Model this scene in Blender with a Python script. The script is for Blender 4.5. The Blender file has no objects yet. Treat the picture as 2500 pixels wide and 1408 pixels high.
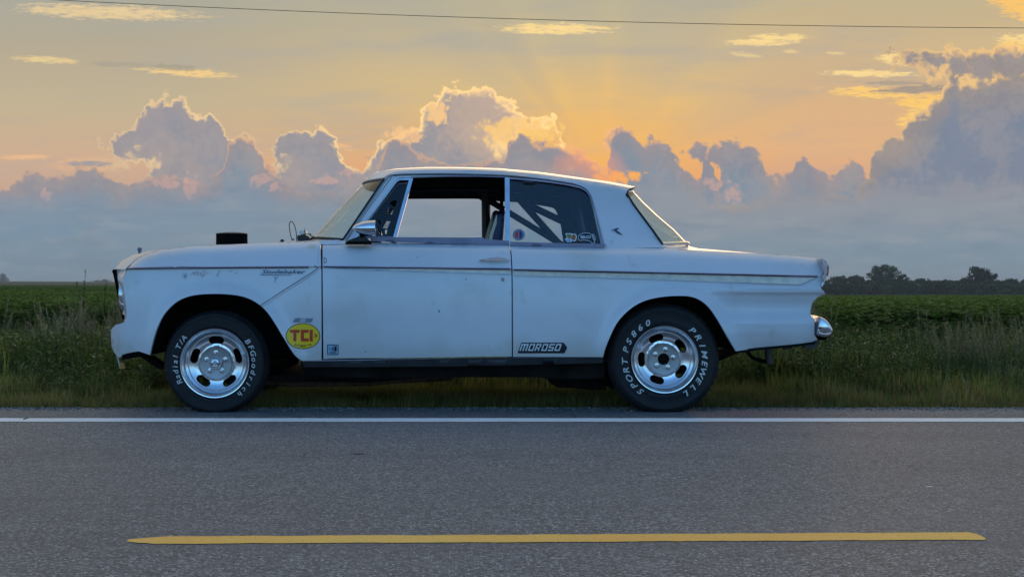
import bpy, bmesh, math, random
import numpy as np
from mathutils import Vector, Matrix, Euler, noise
from mathutils.geometry import delaunay_2d_cdt

random.seed(7); rng = np.random.default_rng(7)
C = bpy.context.scene.collection
scene = bpy.context.scene

# ------------------------------------------------------------------ camera
FPX, CX, HY, CAMH, DCAR = 3212.0, 1130.0, 694.0, 0.79, 8.1   # focal length and principal point in photo pixels
cam = bpy.data.cameras.new("camera"); camo = bpy.data.objects.new("camera", cam); C.objects.link(camo)
cam.sensor_width = 36; cam.lens = FPX/2500*36
cam.shift_x = (1250-CX)/2500; cam.shift_y = -(704-HY)/2500
cam.clip_start = .05; cam.clip_end = 12000
camo.location = (0, -DCAR, CAMH); camo.rotation_euler = (math.pi/2, 0, 0)
scene.camera = camo

# ------------------------------------------------------------------ view, sky, sun
EXPO = 1.8
scene.view_settings.view_transform = 'Standard'; scene.view_settings.look = 'None'
scene.view_settings.gamma = 1; scene.view_settings.exposure = EXPO
scene.view_settings.use_curve_mapping = False
SKY_STRENGTH = 0.15
SUN_EL, SUN_AZ = 5.0, 6.0          # degrees above the horizon, degrees right of the viewing axis

def lin(c): return tuple(((v/255)/12.92 if v/255 <= .04045 else ((v/255+.055)/1.055)**2.4) for v in c)

class E:
    """small expression helper that writes Math nodes"""
    nt = None
    def __init__(s, sock): s.s = sock
    @staticmethod
    def m(op, *a, clamp=False):
        n = E.nt.nodes.new('ShaderNodeMath'); n.operation = op; n.use_clamp = clamp
        for i, v in enumerate(a):
            if isinstance(v, E): E.nt.links.new(v.s, n.inputs[i])
            else: n.inputs[i].default_value = v
        return E(n.outputs[0])
    def __add__(a, b): return E.m('ADD', a, b)
    __radd__ = __add__
    def __sub__(a, b): return E.m('SUBTRACT', a, b)
    def __rsub__(a, b): return E.m('SUBTRACT', b, a)
    def __mul__(a, b): return E.m('MULTIPLY', a, b)
    __rmul__ = __mul__
    def __truediv__(a, b): return E.m('DIVIDE', a, b)
def emax(a, b): return E.m('MAXIMUM', a, b)
def emin(a, b): return E.m('MINIMUM', a, b)
def esm(x, a, b):
    n = E.nt.nodes.new('ShaderNodeMapRange'); n.interpolation_type = 'SMOOTHSTEP'
    E.nt.links.new(x.s, n.inputs[0]); n.inputs[1].default_value = a; n.inputs[2].default_value = b
    return E(n.outputs[0])
def ecol(x, stops, interp='LINEAR'):
    n = E.nt.nodes.new('ShaderNodeValToRGB'); cr = n.color_ramp; cr.interpolation = interp
    while len(cr.elements) < len(stops): cr.elements.new(.5)
    for e, (p, c) in zip(cr.elements, stops): e.position = p; e.color = (*c, 1)
    E.nt.links.new(x.s, n.inputs[0]); return n.outputs[0]
def emix(f, a, b, mode='MIX'):
    n = E.nt.nodes.new('ShaderNodeMix'); n.data_type = 'RGBA'; n.blend_type = mode; n.clamp_factor = True
    if isinstance(f, E): E.nt.links.new(f.s, n.inputs[0])
    else: n.inputs[0].default_value = f
    for i, v in ((6, a), (7, b)):
        if isinstance(v, tuple): n.inputs[i].default_value = (*v, 1)
        else: E.nt.links.new(v, n.inputs[i])
    return n.outputs[2]
def ecurve(x, pts, x0, x1, y0, y1):
    n = E.nt.nodes.new('ShaderNodeFloatCurve'); c = n.mapping.curves[0]
    n.mapping.use_clip = False
    P = [((a-x0)/(x1-x0), (b-y0)/(y1-y0)) for a, b in pts]
    c.points[0].location = P[0]; c.points[1].location = P[-1]
    for p in P[1:-1]: c.points.new(*p)
    for p in c.points: p.handle_type = 'VECTOR'
    n.mapping.update()
    t = (x - x0)/(x1-x0)
    t = E.m('ADD', t, 0.0, clamp=True)
    E.nt.links.new(t.s, n.inputs['Value'])
    return E(n.outputs[0])*(y1-y0) + y0
def evec(x, y, z=0.0):
    n = E.nt.nodes.new('ShaderNodeCombineXYZ')
    for i, v in enumerate((x, y, z)):
        if isinstance(v, E): E.nt.links.new(v.s, n.inputs[i])
        else: n.inputs[i].default_value = v
    return n.outputs[0]
def enoise(vec, scale, detail=4, rough=.55, lac=2.0):
    n = E.nt.nodes.new('ShaderNodeTexNoise'); n.noise_dimensions = '2D'; n.inputs['Scale'].default_value = scale
    n.inputs['Detail'].default_value = detail; n.inputs['Roughness'].default_value = rough
    n.inputs['Lacunarity'].default_value = lac
    E.nt.links.new(vec, n.inputs['Vector']); return E(n.outputs[0])
def evor(vec, scale, smooth=.3):
    n = E.nt.nodes.new('ShaderNodeTexVoronoi'); n.feature = 'F1'; n.voronoi_dimensions = '2D'; n.inputs['Scale'].default_value = scale
    E.nt.links.new(vec, n.inputs['Vector']); return E(n.outputs['Distance'])

def build_world():
    w = bpy.data.worlds.new("World"); scene.world = w; w.use_nodes = True
    nt = w.node_tree; E.nt = nt
    bg = nt.nodes['Background']; bg.inputs[1].default_value = SKY_STRENGTH
    sky = nt.nodes.new('ShaderNodeTexSky'); sky.sky_type = 'NISHITA'; sky.sun_disc = False
    sky.sun_elevation = math.radians(SUN_EL); sky.sun_rotation = math.radians(SUN_AZ)
    sky.ozone_density = 3.6; sky.dust_density = 1.0
    tc = nt.nodes.new('ShaderNodeTexCoord'); sep = nt.nodes.new('ShaderNodeSeparateXYZ')
    nt.links.new(tc.outputs['Generated'], sep.inputs[0])
    dx, dy, dz = (E(sep.outputs[i]) for i in range(3))
    dyc = emax(dy, .08)
    u = dx/dyc*FPX + CX            # bearing and height of the sky point, in thousandths of the viewing distance
    v = HY - dz/dyc*FPX
    uv = evec(u*.001, v*.001)
    # slow and fast wobble that break every outline up
    n1 = enoise(uv, 9, 3, .6); n2 = enoise(evec(u*.001+7.3, v*.001), 9, 3, .6)
    fine = enoise(uv, 60, 4, .65)
    wuv = evec((u + (n2-.5)*60 + (fine-.5)*22)*.001, (v + (n1-.5)*60 + (fine-.5)*22)*.001)
    b1 = evor(wuv, 19); b2 = evor(wuv, 47)
    b3 = fine
    wu = u + (n1-.5)*44 + (fine-.5)*8
    wv = v + (n2-.5)*26 + (fine-.5)*7
    puff = (.45-b1)*30 + (.45-b2)*19 + (.5-fine)*9
    # ---- clear sky behind the clouds
    vv = v*.001
    left = ecol(vv+.3, [(0, lin((146,152,156))), (.3, lin((172,170,155))), (.42, lin((184,172,148))), (.55, lin((196,180,148))), (.68, lin((210,176,146))), (.8, lin((200,166,148))), (.95, lin((140,152,168)))])
    mid = ecol(vv+.3, [(0, lin((152,156,154))), (.3, lin((190,180,150))), (.42, lin((205,186,146))), (.55, lin((228,192,128))), (.66, lin((236,182,118))), (.76, lin((244,160,96))), (.95, lin((140,152,168)))])
    rgt = ecol(vv+.3, [(0, lin((150,155,156))), (.3, lin((200,182,142))), (.42, lin((212,184,140))), (.55, lin((220,180,134))), (.66, lin((228,180,134))), (.76, lin((224,168,132))), (.95, lin((140,152,168)))])
    col = emix(esm(u, 250, 1350), left, mid); col = emix(esm(u, 1500, 2050), col, rgt)
    # soft cirrus veil
    veil = enoise(evec(u*.0006+wv*.0009, v*.004), 3.2, 4, .6)
    col = emix(esm(veil, .45, .8)*.45, col, lin((172,170,164)))
    # sun rays fanning out from behind the bank
    su, sv = u-1470., v-430.
    ang = E.m('ARCTAN2', su, sv*-1.)
    dist = E.m('SQRT', su*su + sv*sv)
    ray = enoise(evec(ang*1.15+4.2, 0.5), 1.6, 2, .45)
    rayf = esm(ray, .40, .66)*esm(dist, 60, 260)*(1-esm(dist, 600, 1400))
    col = emix(rayf*.17, col, lin((150,158,166)))
    db = (ang+.60)*(1/.085); col = emix((1-esm(db*db, 0, 1.6))*esm(dist, 90, 220)*(1-esm(dist, 330, 640))*.22, col, lin((160,160,156)))
    col = emix((1-esm(dist, 20, 360))*.55, col, lin((252,190,92)))
    # thin bright streaks high up : (centre u, v, half width, half height, tilt, brightness)
    stn = enoise(evec(u*.001, v*.006), 26, 5, .62); stn2 = enoise(evec(u*.001+3, v*.009), 60, 3, .6)
    def streak(col, cu, cv, a, b, tilt, strength, c, thr=.5):
        du = (u-cu)/(a*1.22); dv = (v-cv-(u-cu)*tilt)/(b*1.3)
        f = 1 - (du*du + dv*dv) + (stn-.5)*2.4 + (stn2-.5)*1.4
        return emix(esm(f, .05, thr+.45)*strength, col, lin(c))
    Y1, Y2, OR = (255,222,150), (255,208,120), (250,196,140)
    for s in ((260,30,215,17,.04,.75,(246,214,158)), (110,146,75,8,.06,.6,Y1), (460,177,110,10,.08,.85,(252,212,140)), (1360,71,130,13,.0,.95,Y1),
              (1850,104,85,8,.0,.9,Y1), (1900,92,70,9,.0,.9,Y1), (1815,134,40,6,.1,.5,Y1), (1935,126,22,5,0,.5,Y1), (2040,131,25,4,.1,.5,Y1),
              (2120,180,110,8,.02,.95,Y1), (2150,226,130,13,.03,1,Y2), (2260,250,75,18,.0,1,(255,206,112)), (2230,285,40,22,-.3,1,Y2), (2200,146,60,14,.1,.95,Y1),
              (2500,22,110,34,.5,1,(255,200,110)), (2490,100,55,18,0,.9,Y1), (2470,120,40,20,0,.8,Y2), (60,384,60,6,0,.6,OR), (220,402,90,16,0,.35,OR), (820,355,40,8,.2,.6,OR)):
        col = streak(col, *s[:6], s[6])
    for s in ((300,158,90,6,.03,.6,(168,160,146)), (425,165,55,8,.08,.8,(164,158,140)), (215,401,60,7,0,.9,(160,156,160)), (2190,203,85,5,0,.8,(172,158,142)), (2230,219,95,9,-.05,.95,(166,152,140)), (935,390,40,6,.15,.8,(176,164,160))):
        col = streak(col, *s[:6], s[6], .3)

    def ell(cu, cv, a, b, r=None):
        du = (wu-cu)/a; dv = (wv-cv)/b
        return (1 - E.m('SQRT', du*du+dv*dv))*float(min(a, b) if r is None else r)
    def bank(col, pts, blobs, topc, lowc, rim, rimcol, depth=110, puffk=1., soft=4.5, holes=(), vmin=100, vmax=700):
        h = ecurve(wu, pts, -400, 2900, vmin, vmax)
        s = (wv - h)*.8
        for bl in blobs: s = emax(s, ell(*bl))
        s = s + puff*puffk
        for bl in holes: s = emin(s, ell(*bl)*-1. - puff*.8)
        alpha = esm(s, -soft, soft)
        # body colour: lit puffs against blue grey hollows
        body = emix(esm(s, 0, depth), topc, lowc)
        shade = esm(n1*.9 + b1*.25 + fine*.25, .55, 1.0)
        body = emix(shade*.30, body, lin((116,130,152)))
        body = emix((1-esm(n2 + (fine-.5)*.5, .35, .6))*.2, body, lin((190,172,158)))
        rc = ecurve(u, rim, -400, 2900, 0, 1)*(1-esm(v, 395, 450)*.8)
        r = (1-esm((s - (fine-.45)*14)/(rc*rc*1.5+.55), -1, 12))
        body = emix(r*rc, body, rimcol)
        return emix(alpha, col, body), s, alpha
    # tall towers
    towersL = [(-400,500),(240,470),(270,450),(283,352),(300,333),(325,300),(350,275),(370,252),(400,240),(440,238),(455,262),(472,280),(490,266),(512,264),(508,292),(535,300),(555,328),(580,328),(604,338),(622,352),(640,380),(655,400),
               (668,350),(678,318),(700,314),(740,302),(785,310),(805,328),(825,352),(840,388),(862,412),(885,430),(905,395),(925,352),(955,335),(985,322),(1005,308),(1028,300),(1035,262),(1058,252),(1082,232),(1104,215),(1140,209),(1170,211),(1195,226),(1222,232),(1245,240),(1255,275),(1290,292),(1330,286),(1362,300),(1370,345),(1390,375),(1430,420),(2900,600)]
    col, s1, a1 = bank(col, towersL, [(310,352,34,16,9)], lin((164,155,156)), lin((134,147,164)), [(-400,.3),(280,.45),(500,.75),(640,.45),(700,.5),(800,.8),(930,.75),(1000,.9),(1150,1),(1360,1),(1450,.8),(2900,.3)], tuple(1.25*q for q in lin((255,214,140))), 150, 1., 4.5,
                       holes=((310,440,60,46,22),(655,445,20,60,12),(1330,350,60,34,16)))
    # golden inner glow of the middle tower
    du = (wu-1270.)/110.; dv = (wv-320.)/38.
    col = emix((1-esm(du*du+dv*dv+(b2-.4)*1.2+(fine-.5), .3, 1.2))*.9, col, lin((255,206,120)))
    du = (wu-1210.)/150.; dv = (wv-290.)/120.
    col = emix((1-esm(du*du+dv*dv+(fine-.5), .2, 1.3))*a1*.28, col, lin((250,204,150)))
    du = (wu-985.)/50.; dv = (wv-335.)/28.
    col = emix((1-esm(du*du+dv*dv+(b2-.4)*1.5, .3, 1.1))*.75, col, lin((252,200,140)))
    du = (wu-1070.)/34.; dv = (wv-275.)/34.
    col = emix((1-esm(du*du+dv*dv+(b2-.4)*1.5, .3, 1.1))*a1*.85, col, lin((255,206,140)))
    # second row of towers, left of and right of the sun
    row2 = [(-400,470),(0,470),(42,452),(60,428),(90,424),(125,428),(150,440),(165,424),(200,414),(240,413),(262,425),(290,452),(325,460),(345,428),(400,424),(440,432),(470,450),(520,455),(545,405),(555,345),(580,330),(605,340),(625,358),(640,400),(690,440),(700,470),(880,470),(940,375),(955,340),(985,350),(1010,372),(1060,395),(1230,400),(1240,345),(1275,330),(1310,335),(1300,352),(1340,354),(1375,352),(1405,372),(1432,382),(1455,408),(1478,424),(1490,420),
            (1496,345),(1494,325),(1506,303),(1525,300),(1542,318),(1556,345),(1566,368),(1582,345),(1605,340),(1640,356),(1650,378),(1662,400),(1688,428),(1705,440),(1716,432),(1735,455),(1745,470),(1752,440),(1728,372),(1738,358),(1765,362),(1780,348),(1805,346),(1835,352),(1855,372),(1870,395),(1880,430),(1895,440),(1925,430),(1945,410),(1968,392),(1984,396),(1990,430),(2025,440),(2045,430),(2052,400),(2075,390),(2092,400),(2104,430),(2130,450),(2900,450)]
    col, s2, a2 = bank(col, row2, [(1740,385,40,26,14),(1720,372,26,18,10),(1508,345,26,34,14)], lin((156,148,152)), lin((130,146,162)), [(-400,.5),(300,.55),(700,.5),(1000,.5),(1250,.35),(1300,.6),(1400,1),(1500,1),(1560,.35),(1700,.25),(2000,.2),(2900,.2)], lin((255,190,124)), 90, .8, 4.2,
                       holes=((1340,440,14,8,5),))
    du = (wu-1500.)/75.; dv = (wv-432.)/20.
    col = emix((1-esm(du*du+dv*dv+(b2-.4)*1.6+(fine-.5), .1, 1.1))*.95, col, lin((255,178,86)))
    du = (wu-1440.)/90.; dv = (wv-420.)/70.
    col = emix((1-esm(du*du+dv*dv, .1, 1.3))*a2*.45, col, lin((250,160,120)))
    # pink torn edges low on the left and a few on the right
    for (cu, cv, a, b) in ((400,445,60,16),(460,455,22,34),(640,440,36,16),(675,460,16,22),(800,440,50,14),(860,425,22,12),(110,480,14,20),(1785,470,22,30),(1740,450,20,20),(2180,405,50,22),(2240,385,50,10)):
        du = (wu-float(cu))/float(a); dv = (wv-float(cv))/float(b)
        col = emix((1-esm(du*du+dv*dv+(b2-.4)*2.2+(fine-.5)*1.6, .0, 1.1))*.42, col, lin((224,174,156)))
    # great dark bank on the right
    big = [(-400,600),(2090,480),(2120,440),(2128,395),(2148,360),(2180,335),(2200,322),(2215,300),(2240,285),(2262,268),(2290,250),(2330,228),(2338,195),(2320,180),(2330,150),(2900,90)]
    col, s3, a3 = bank(col, big, [(2330,145,150,26,24),(2430,160,180,42,40)], lin((158,146,140)), lin((128,138,156)), [(-400,.1),(2100,.35),(2200,.65),(2300,.9),(2500,.95),(2900,.6)], lin((255,206,132)), 120, .9, 5.5)
    # low continuous bank of blue haze that closes the horizon
    low = [(-400,470),(0,462),(100,466),(160,470),(230,455),(330,470),(420,468),(520,440),(570,420),(650,458),(700,470),(800,462),(880,452),(1000,440),(1100,420),(1250,400),(1400,400),(1500,440),(1600,420),(1700,452),(1780,480),(1900,450),(2050,455),(2200,440),(2900,420)]
    h = ecurve(wu, low, -400, 2900, 100, 700)
    s4 = (wv-h)*.8 + puff*.5
    lowcol = ecol(vv, [(.44, lin((142,151,165))), (.50, lin((128,148,166))), (.58, lin((122,147,166))), (.66, lin((122,144,160))), (.70, lin((132,150,164)))])
    lowcol2 = ecol(vv, [(.44, lin((150,151,158))), (.52, lin((144,152,162))), (.60, lin((130,149,163))), (.66, lin((128,147,160))), (.70, lin((134,150,162)))])
    lowc = emix(esm(u, 300, 1700), lowcol, lowcol2)
    lowc = emix(esm(enoise(evec(u*.0012, v*.006), 5, 5, .6), .48, .72)*.42, lowc, lin((156,162,170)))
    lowc = emix(esm(enoise(evec(u*.0016+5, v*.0075), 4, 5, .6), .48, .75)*.40, lowc, lin((112,132,152)))
    col = emix(esm(s4, -4, 50)*.92, col, lowc)
    # painted part of the sky to the clear Nishita sky overhead, at the sides and behind
    # thin lit veil of cloud carries the pale beige light overhead, fading to clear blue behind
    veilc = emix(esm(dz, .45, 1.0), lin((216,206,182)), lin((192,194,188)))
    col = emix(esm(dz, .20, .42), col, veilc)
    f = esm(dy + dz*.42, .06, .62)
    sc_ = nt.nodes.new('ShaderNodeMix'); sc_.data_type = 'RGBA'; sc_.blend_type = 'MULTIPLY'; sc_.inputs[0].default_value = 1
    nt.links.new(col, sc_.inputs[6]); k = 1/(SKY_STRENGTH*2**EXPO); sc_.inputs[7].default_value = (k, k, k, 1)
    bg2 = nt.nodes.new('ShaderNodeBackground'); bg2.inputs[1].default_value = SKY_STRENGTH
    # the same blue haze closes the horizon all the way round
    kk = SKY_STRENGTH*2**EXPO
    hz = emix(1-esm(dz, .02, .15), sky.outputs[0], tuple(c/kk for c in lin((120,138,178))))
    nt.links.new(hz, bg.inputs[0]); nt.links.new(sc_.outputs[2], bg2.inputs[0])
    mx = nt.nodes.new('ShaderNodeMixShader'); nt.links.new(f.s, mx.inputs[0])
    nt.links.new(bg.outputs[0], mx.inputs[1]); nt.links.new(bg2.outputs[0], mx.inputs[2])
    nt.links.new(mx.outputs[0], nt.nodes['World Output'].inputs[0])
    w.cycles.sampling_method = 'MANUAL'; w.cycles.sample_map_resolution = 512
build_world()

sun = bpy.data.lights.new("sun", 'SUN'); suno = bpy.data.objects.new("sun", sun); C.objects.link(suno)
sun.energy = .12; sun.angle = math.radians(24); sun.color = (1, .62, .36)
sd = Vector((math.sin(math.radians(SUN_AZ))*math.cos(math.radians(SUN_EL)), math.cos(math.radians(SUN_AZ))*math.cos(math.radians(SUN_EL)), math.sin(math.radians(SUN_EL))))
suno.rotation_euler = sd.to_track_quat('Z', 'Y').to_euler()

# ------------------------------------------------------------------ materials
M = {}
def newmat(name):
    m = bpy.data.materials.new(name); m.use_nodes = True; M[name] = m
    return m, m.node_tree, m.node_tree.nodes['Principled BSDF']
def pmat(name, col, rough=.5, metal=0., spec=.5, bump=0., bscale=50., var=0., vscale=8., coat=0.):
    m, nt, b = newmat(name)
    b.inputs['Base Color'].default_value = (*col, 1); b.inputs['Roughness'].default_value = rough
    b.inputs['Metallic'].default_value = metal; b.inputs['Specular IOR Level'].default_value = spec
    b.inputs['Coat Weight'].default_value = coat; b.inputs['Coat Roughness'].default_value = .08
    tc = nt.nodes.new('ShaderNodeTexCoord')
    if var:
        n = nt.nodes.new('ShaderNodeTexNoise'); n.inputs['Scale'].default_value = vscale; n.inputs['Detail'].default_value = 6
        nt.links.new(tc.outputs['Object'], n.inputs['Vector'])
        r = nt.nodes.new('ShaderNodeValToRGB')
        r.color_ramp.elements[0].position = .3; r.color_ramp.elements[0].color = (*[c*(1-var) for c in col], 1)
        r.color_ramp.elements[1].position = .7; r.color_ramp.elements[1].color = (*[min(1, c*(1+var)) for c in col], 1)
        nt.links.new(n.outputs[0], r.inputs[0]); nt.links.new(r.outputs[0], b.inputs['Base Color'])
    if bump:
        n = nt.nodes.new('ShaderNodeTexNoise'); n.inputs['Scale'].default_value = bscale; n.inputs['Detail'].default_value = 4
        nt.links.new(tc.outputs['Object'], n.inputs['Vector'])
        bp = nt.nodes.new('ShaderNodeBump'); bp.inputs['Strength'].default_value = bump; bp.inputs['Distance'].default_value = .01
        nt.links.new(n.outputs[0], bp.inputs['Height']); nt.links.new(bp.outputs[0], b.inputs['Normal'])
    return m
def paint():
    m, nt, b = newmat('aged_white_paint')
    b.inputs['Roughness'].default_value = .32; b.inputs['Coat Weight'].default_value = .6; b.inputs['Coat Roughness'].default_value = .12
    E.nt = nt
    tc = nt.nodes.new('ShaderNodeTexCoord').outputs['Object']
    def noise3(scale, detail, off=0.):
        mp = nt.nodes.new('ShaderNodeMapping'); mp.inputs['Location'].default_value = (off, off, off)
        nt.links.new(tc, mp.inputs[0])
        n = nt.nodes.new('ShaderNodeTexNoise'); n.inputs['Scale'].default_value = scale; n.inputs['Detail'].default_value = detail
        nt.links.new(mp.outputs[0], n.inputs['Vector']); return E(n.outputs[0])
    blotch = esm(noise3(2.2, 5), .52, .75); spots = esm(noise3(7, 6, 3.), .62, .78); fine = esm(noise3(60, 5, 9.), .60, .80)
    sep = nt.nodes.new('ShaderNodeSeparateXYZ'); nt.links.new(tc, sep.inputs[0])
    low = (1-esm(E(sep.outputs[2]) + (noise3(5, 5, 1.)-.5)*.3, .30, .52))     # road grime thrown up on the lower panels
    c = emix(blotch*.7, (.725,.695,.715), (.58,.54,.50))
    c = emix(spots*.75, c, (.50,.45,.38))
    c = emix(fine*.35, c, (.50,.46,.40))
    c = emix(low*.5, c, (.50,.44,.36))
    fade = esm(noise3(1.1, 3, 12.), .45, .65); c = emix(fade*.5, c, (.56,.56,.58))
    chips = esm(noise3(26, 2, 5.), .77, .80)
    c = emix(chips*.6, c, (.12,.07,.05))
    nt.links.new(c, b.inputs['Base Color'])
    rr = noise3(3, 6, 2.)*.25 + .22 + low*.2
    nt.links.new(rr.s, b.inputs['Roughness'])
    bp = nt.nodes.new('ShaderNodeBump'); bp.inputs['Strength'].default_value = .22; bp.inputs['Distance'].default_value = .014
    wv_ = noise3(3.5, 2, 4.) + noise3(900, 2, 0.)*.006
    nt.links.new(wv_.s, bp.inputs['Height']); nt.links.new(bp.outputs[0], b.inputs['Normal'])
paint()
def brushed(name, col, rough, bump=.15, sc=30):
    return pmat(name, col, rough, 1., bump=bump, bscale=sc, var=.12, vscale=14)
brushed('chrome', (.72,.72,.74), .10, .03, 9)
brushed('dull_chrome', (.42,.42,.44), .32, .1, 20)
brushed('polished_aluminium', (.80,.80,.82), .17, .06, 14)
brushed('cast_aluminium', (.36,.35,.36), .40, .25, 120)
pmat('tyre_rubber', (.010,.010,.012), .62, spec=.35, bump=.3, bscale=90, var=.3, vscale=12)
pmat('tyre_letter_white', (.62,.62,.60), .6, var=.12, vscale=40)
pmat('black_plastic', (.008,.008,.009), .45, bump=.2, bscale=80)
pmat('matt_black', (.006,.006,.006), 1., spec=.0, var=.3)
pmat('underbody_black', (.012,.011,.010), .95, spec=.03, bump=.6, bscale=18, var=.5, vscale=6)
pmat('dark_seal_and_shade', (.006,.006,.008), .6)  # black of seals and seams, and of the shade strips under trims
pmat('interior_dark', (.010,.010,.012), 1., spec=.05, var=.3)
pmat('cage_black', (.010,.010,.011), .4, var=.3)
pmat('rusty_steel', (.10,.055,.03), .8, bump=.5, bscale=60, var=.5, vscale=20)
pmat('cream_vinyl', (.62,.55,.40), .5)
pmat('blue_vinyl', (.02,.03,.09), .5)
pmat('sticker_yellow', (.95,.58,.01), .4, var=.05)
pmat('sticker_red', (.60,.035,.006), .4)
pmat('sticker_green_black', (.008,.02,.012), .4)
pmat('sticker_black', (.006,.008,.018), .4)
pmat('sticker_white', (.70,.72,.72), .4)
pmat('sticker_grey', (.22,.22,.27), .4)
pmat('sticker_pale', (.42,.44,.50), .4)
pmat('sticker_blue', (.02,.03,.13), .4)
pmat('sticker_lightblue', (.30,.46,.60), .4)
pmat('sticker_olive', (.22,.20,.05), .4, var=.6, vscale=90)
pmat('sticker_orange', (.40,.10,.03), .4, var=.3, vscale=90)
pmat('faded_red_ink', (.42,.12,.08), .7)
pmat('script_metal', (.07,.09,.15), .4, .5)
pmat('trim_insert', (.86,.74,.62), .55, var=.12, vscale=20)
pmat('grey_trim', (.15,.16,.22), .35, .6); pmat('satin_trim', (.42,.40,.52), .38, .35, var=.12, vscale=6)
pmat('tan_sill', (.42,.30,.12), .6, var=.4, vscale=12)
pmat('rocker_grey', (.045,.045,.05), .55, var=.3, vscale=8)
pmat('red_lens', (.30,.02,.015), .2, coat=.5)
pmat('amber_plate', (.60,.25,.05), .35)
pmat('filter_black', (.004,.004,.004), .95, spec=.05)
def glassmat(name, tint, strength=1.0, glow_dust=0.):
    m, nt, b = newmat(name); nt.nodes.remove(b)
    t = nt.nodes.new('ShaderNodeBsdfTransparent'); t.inputs[0].default_value = (*tint, 1)
    g = nt.nodes.new('ShaderNodeBsdfGlossy'); g.inputs['Roughness'].default_value = .03; g.inputs[0].default_value = (.95,.98,1,1)
    # thin pane: the same Fresnel curve from either side
    E.nt = nt; lw = nt.nodes.new('ShaderNodeLayerWeight'); lw.inputs[0].default_value = .5
    fz = E(lw.outputs['Facing']); f5 = (E.m('POWER', fz, 5.)*.90 + .05)*strength
    mx = nt.nodes.new('ShaderNodeMixShader'); nt.links.new(f5.s, mx.inputs[0])
    src = t.outputs[0]
    if glow_dust:  # bluish glow at grazing view, put into the panes as a layer of dust
        tl_ = nt.nodes.new('ShaderNodeBsdfTranslucent'); tl_.inputs[0].default_value = (.62,.80,.95,1)
        m2 = nt.nodes.new('ShaderNodeMixShader'); fd = fz*fz*fz*glow_dust + glow_dust*.12; nt.links.new(fd.s, m2.inputs[0]); nt.links.new(src, m2.inputs[1]); nt.links.new(tl_.outputs[0], m2.inputs[2]); src = m2.outputs[0]
    nt.links.new(src, mx.inputs[1]); nt.links.new(g.outputs[0], mx.inputs[2])
    nt.links.new(mx.outputs[0], nt.nodes['Material Output'].inputs[0])
glassmat('clear_glass', (.86,.92,.90)); glassmat('screen_glass', (.80,.93,.94), .9, .26); glassmat('headlight_glass', (.9,.9,.88))
glassmat('plexiglass', (.92,.96,.97), .8); glassmat('dark_glass', (.05,.06,.08), 1.0)

# ------------------------------------------------------------------ mesh helpers
def P(px, py, Y):
    d = Y + DCAR
    return ((px-CX)/FPX*d, Y, CAMH + (HY-py)/FPX*d)
def tag(o, label=None, cat=None, group=None, kind=None):
    if label: o['label'] = label
    if cat: o['category'] = cat
    if group: o['group'] = group
    if kind: o['kind'] = kind
    return o
def empty(name, loc, parent=None):
    o = bpy.data.objects.new(name, None); C.objects.link(o); o.location = loc; o.empty_display_size = .1
    if parent: o.parent = parent
    return o
def mk(name, V, F, mats, parent=None, fm=None, smooth=True, base=None, sharp=None):
    """one mesh object; V in world coordinates, stored relative to base (the parent thing's place)"""
    base = Vector(base if base is not None else (0,0,0))
    me = bpy.data.meshes.new(name)
    me.from_pydata([tuple(Vector(v)-base) for v in V], [], [tuple(f) for f in F])
    if not isinstance(mats, (list, tuple)): mats = [mats]
    for m in mats: me.materials.append(M[m])
    if fm is not None: me.polygons.foreach_set('material_index', fm)
    if smooth: me.polygons.foreach_set('use_smooth', [True]*len(me.polygons))
    me.update()
    if sharp: me.set_sharp_from_angle(angle=math.radians(sharp))
    o = bpy.data.objects.new(name, me); C.objects.link(o)
    if parent: o.parent = parent
    return o

CAR = (0.0, 0.9, 0.0); YC = 0.9
def it(x, pts): return float(np.interp(x, [p[0] for p in pts], [p[1] for p in pts]))
TOP = [(306,656),(318,645),(335,630),(360,618),(400,608),(460,602),(530,598),(600,595),(700,591),(779,588),(850,590),(1245,597),(1475,603),(1620,606),(1700,611),(1800,616),(1900,622),(2003,630)]
CREASE = [(306,657.5),(500,655),(750,652),(789,651.5),(1246,657),(1253,659.5),(1560,665.6),(1998,675)]
ARCH_F_ = [(366,866),(369,850),(377,820),(388,790),(402,765),(425,741),(450,727),(480,719.5),(520,717),(560,718.5),(590,723),(615,732),(638,747),(655,765),(672,790),(690,820),(708,850),(722,869),(737,880)]
ARCH_R_ = [(1472,871),(1478,850),(1490,820),(1505,790),(1525,766),(1550,746),(1580,732),(1620,724),(1660,722),(1690,724.5),(1715,736),(1735,755),(1755,785),(1775,820),(1797,857)]
def spline(pts, sub=4, closed=False):
    """Catmull-Rom through the points"""
    n = len(pts); out = []
    for i in range(n if closed else n-1):
        p0 = np.array(pts[(i-1) % n] if closed or i > 0 else pts[0], float); p1 = np.array(pts[i], float)
        p2 = np.array(pts[(i+1) % n], float); p3 = np.array(pts[(i+2) % n] if closed or i+2 < n else pts[-1], float)
        for j in range(sub):
            t = j/sub
            out.append(tuple(float(q) for q in .5*((2*p1)+(-p0+p2)*t+(2*p0-5*p1+4*p2-p3)*t*t+(-p0+3*p1-3*p2+p3)*t**3)))
    if not closed: out.append(tuple(pts[-1]))
    return out
ARCH_F = spline(ARCH_F_, 3); ARCH_R = spline(ARCH_R_, 3)
def smooth01(x, a, b):
    t = min(1, max(0, (x-a)/(b-a))); return t*t*(3-2*t)
_AF = np.array(ARCH_F); _AR = np.array(ARCH_R)
def segdist(px, py, A):
    a, b = A[:-1], A[1:]; d = b-a; p = np.array((px, py))
    t = np.clip(((p-a)*d).sum(1)/(d*d).sum(1), 0, 1)
    return float(np.sqrt(((a+d*t[:,None]-p)**2).sum(1)).min())
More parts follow.
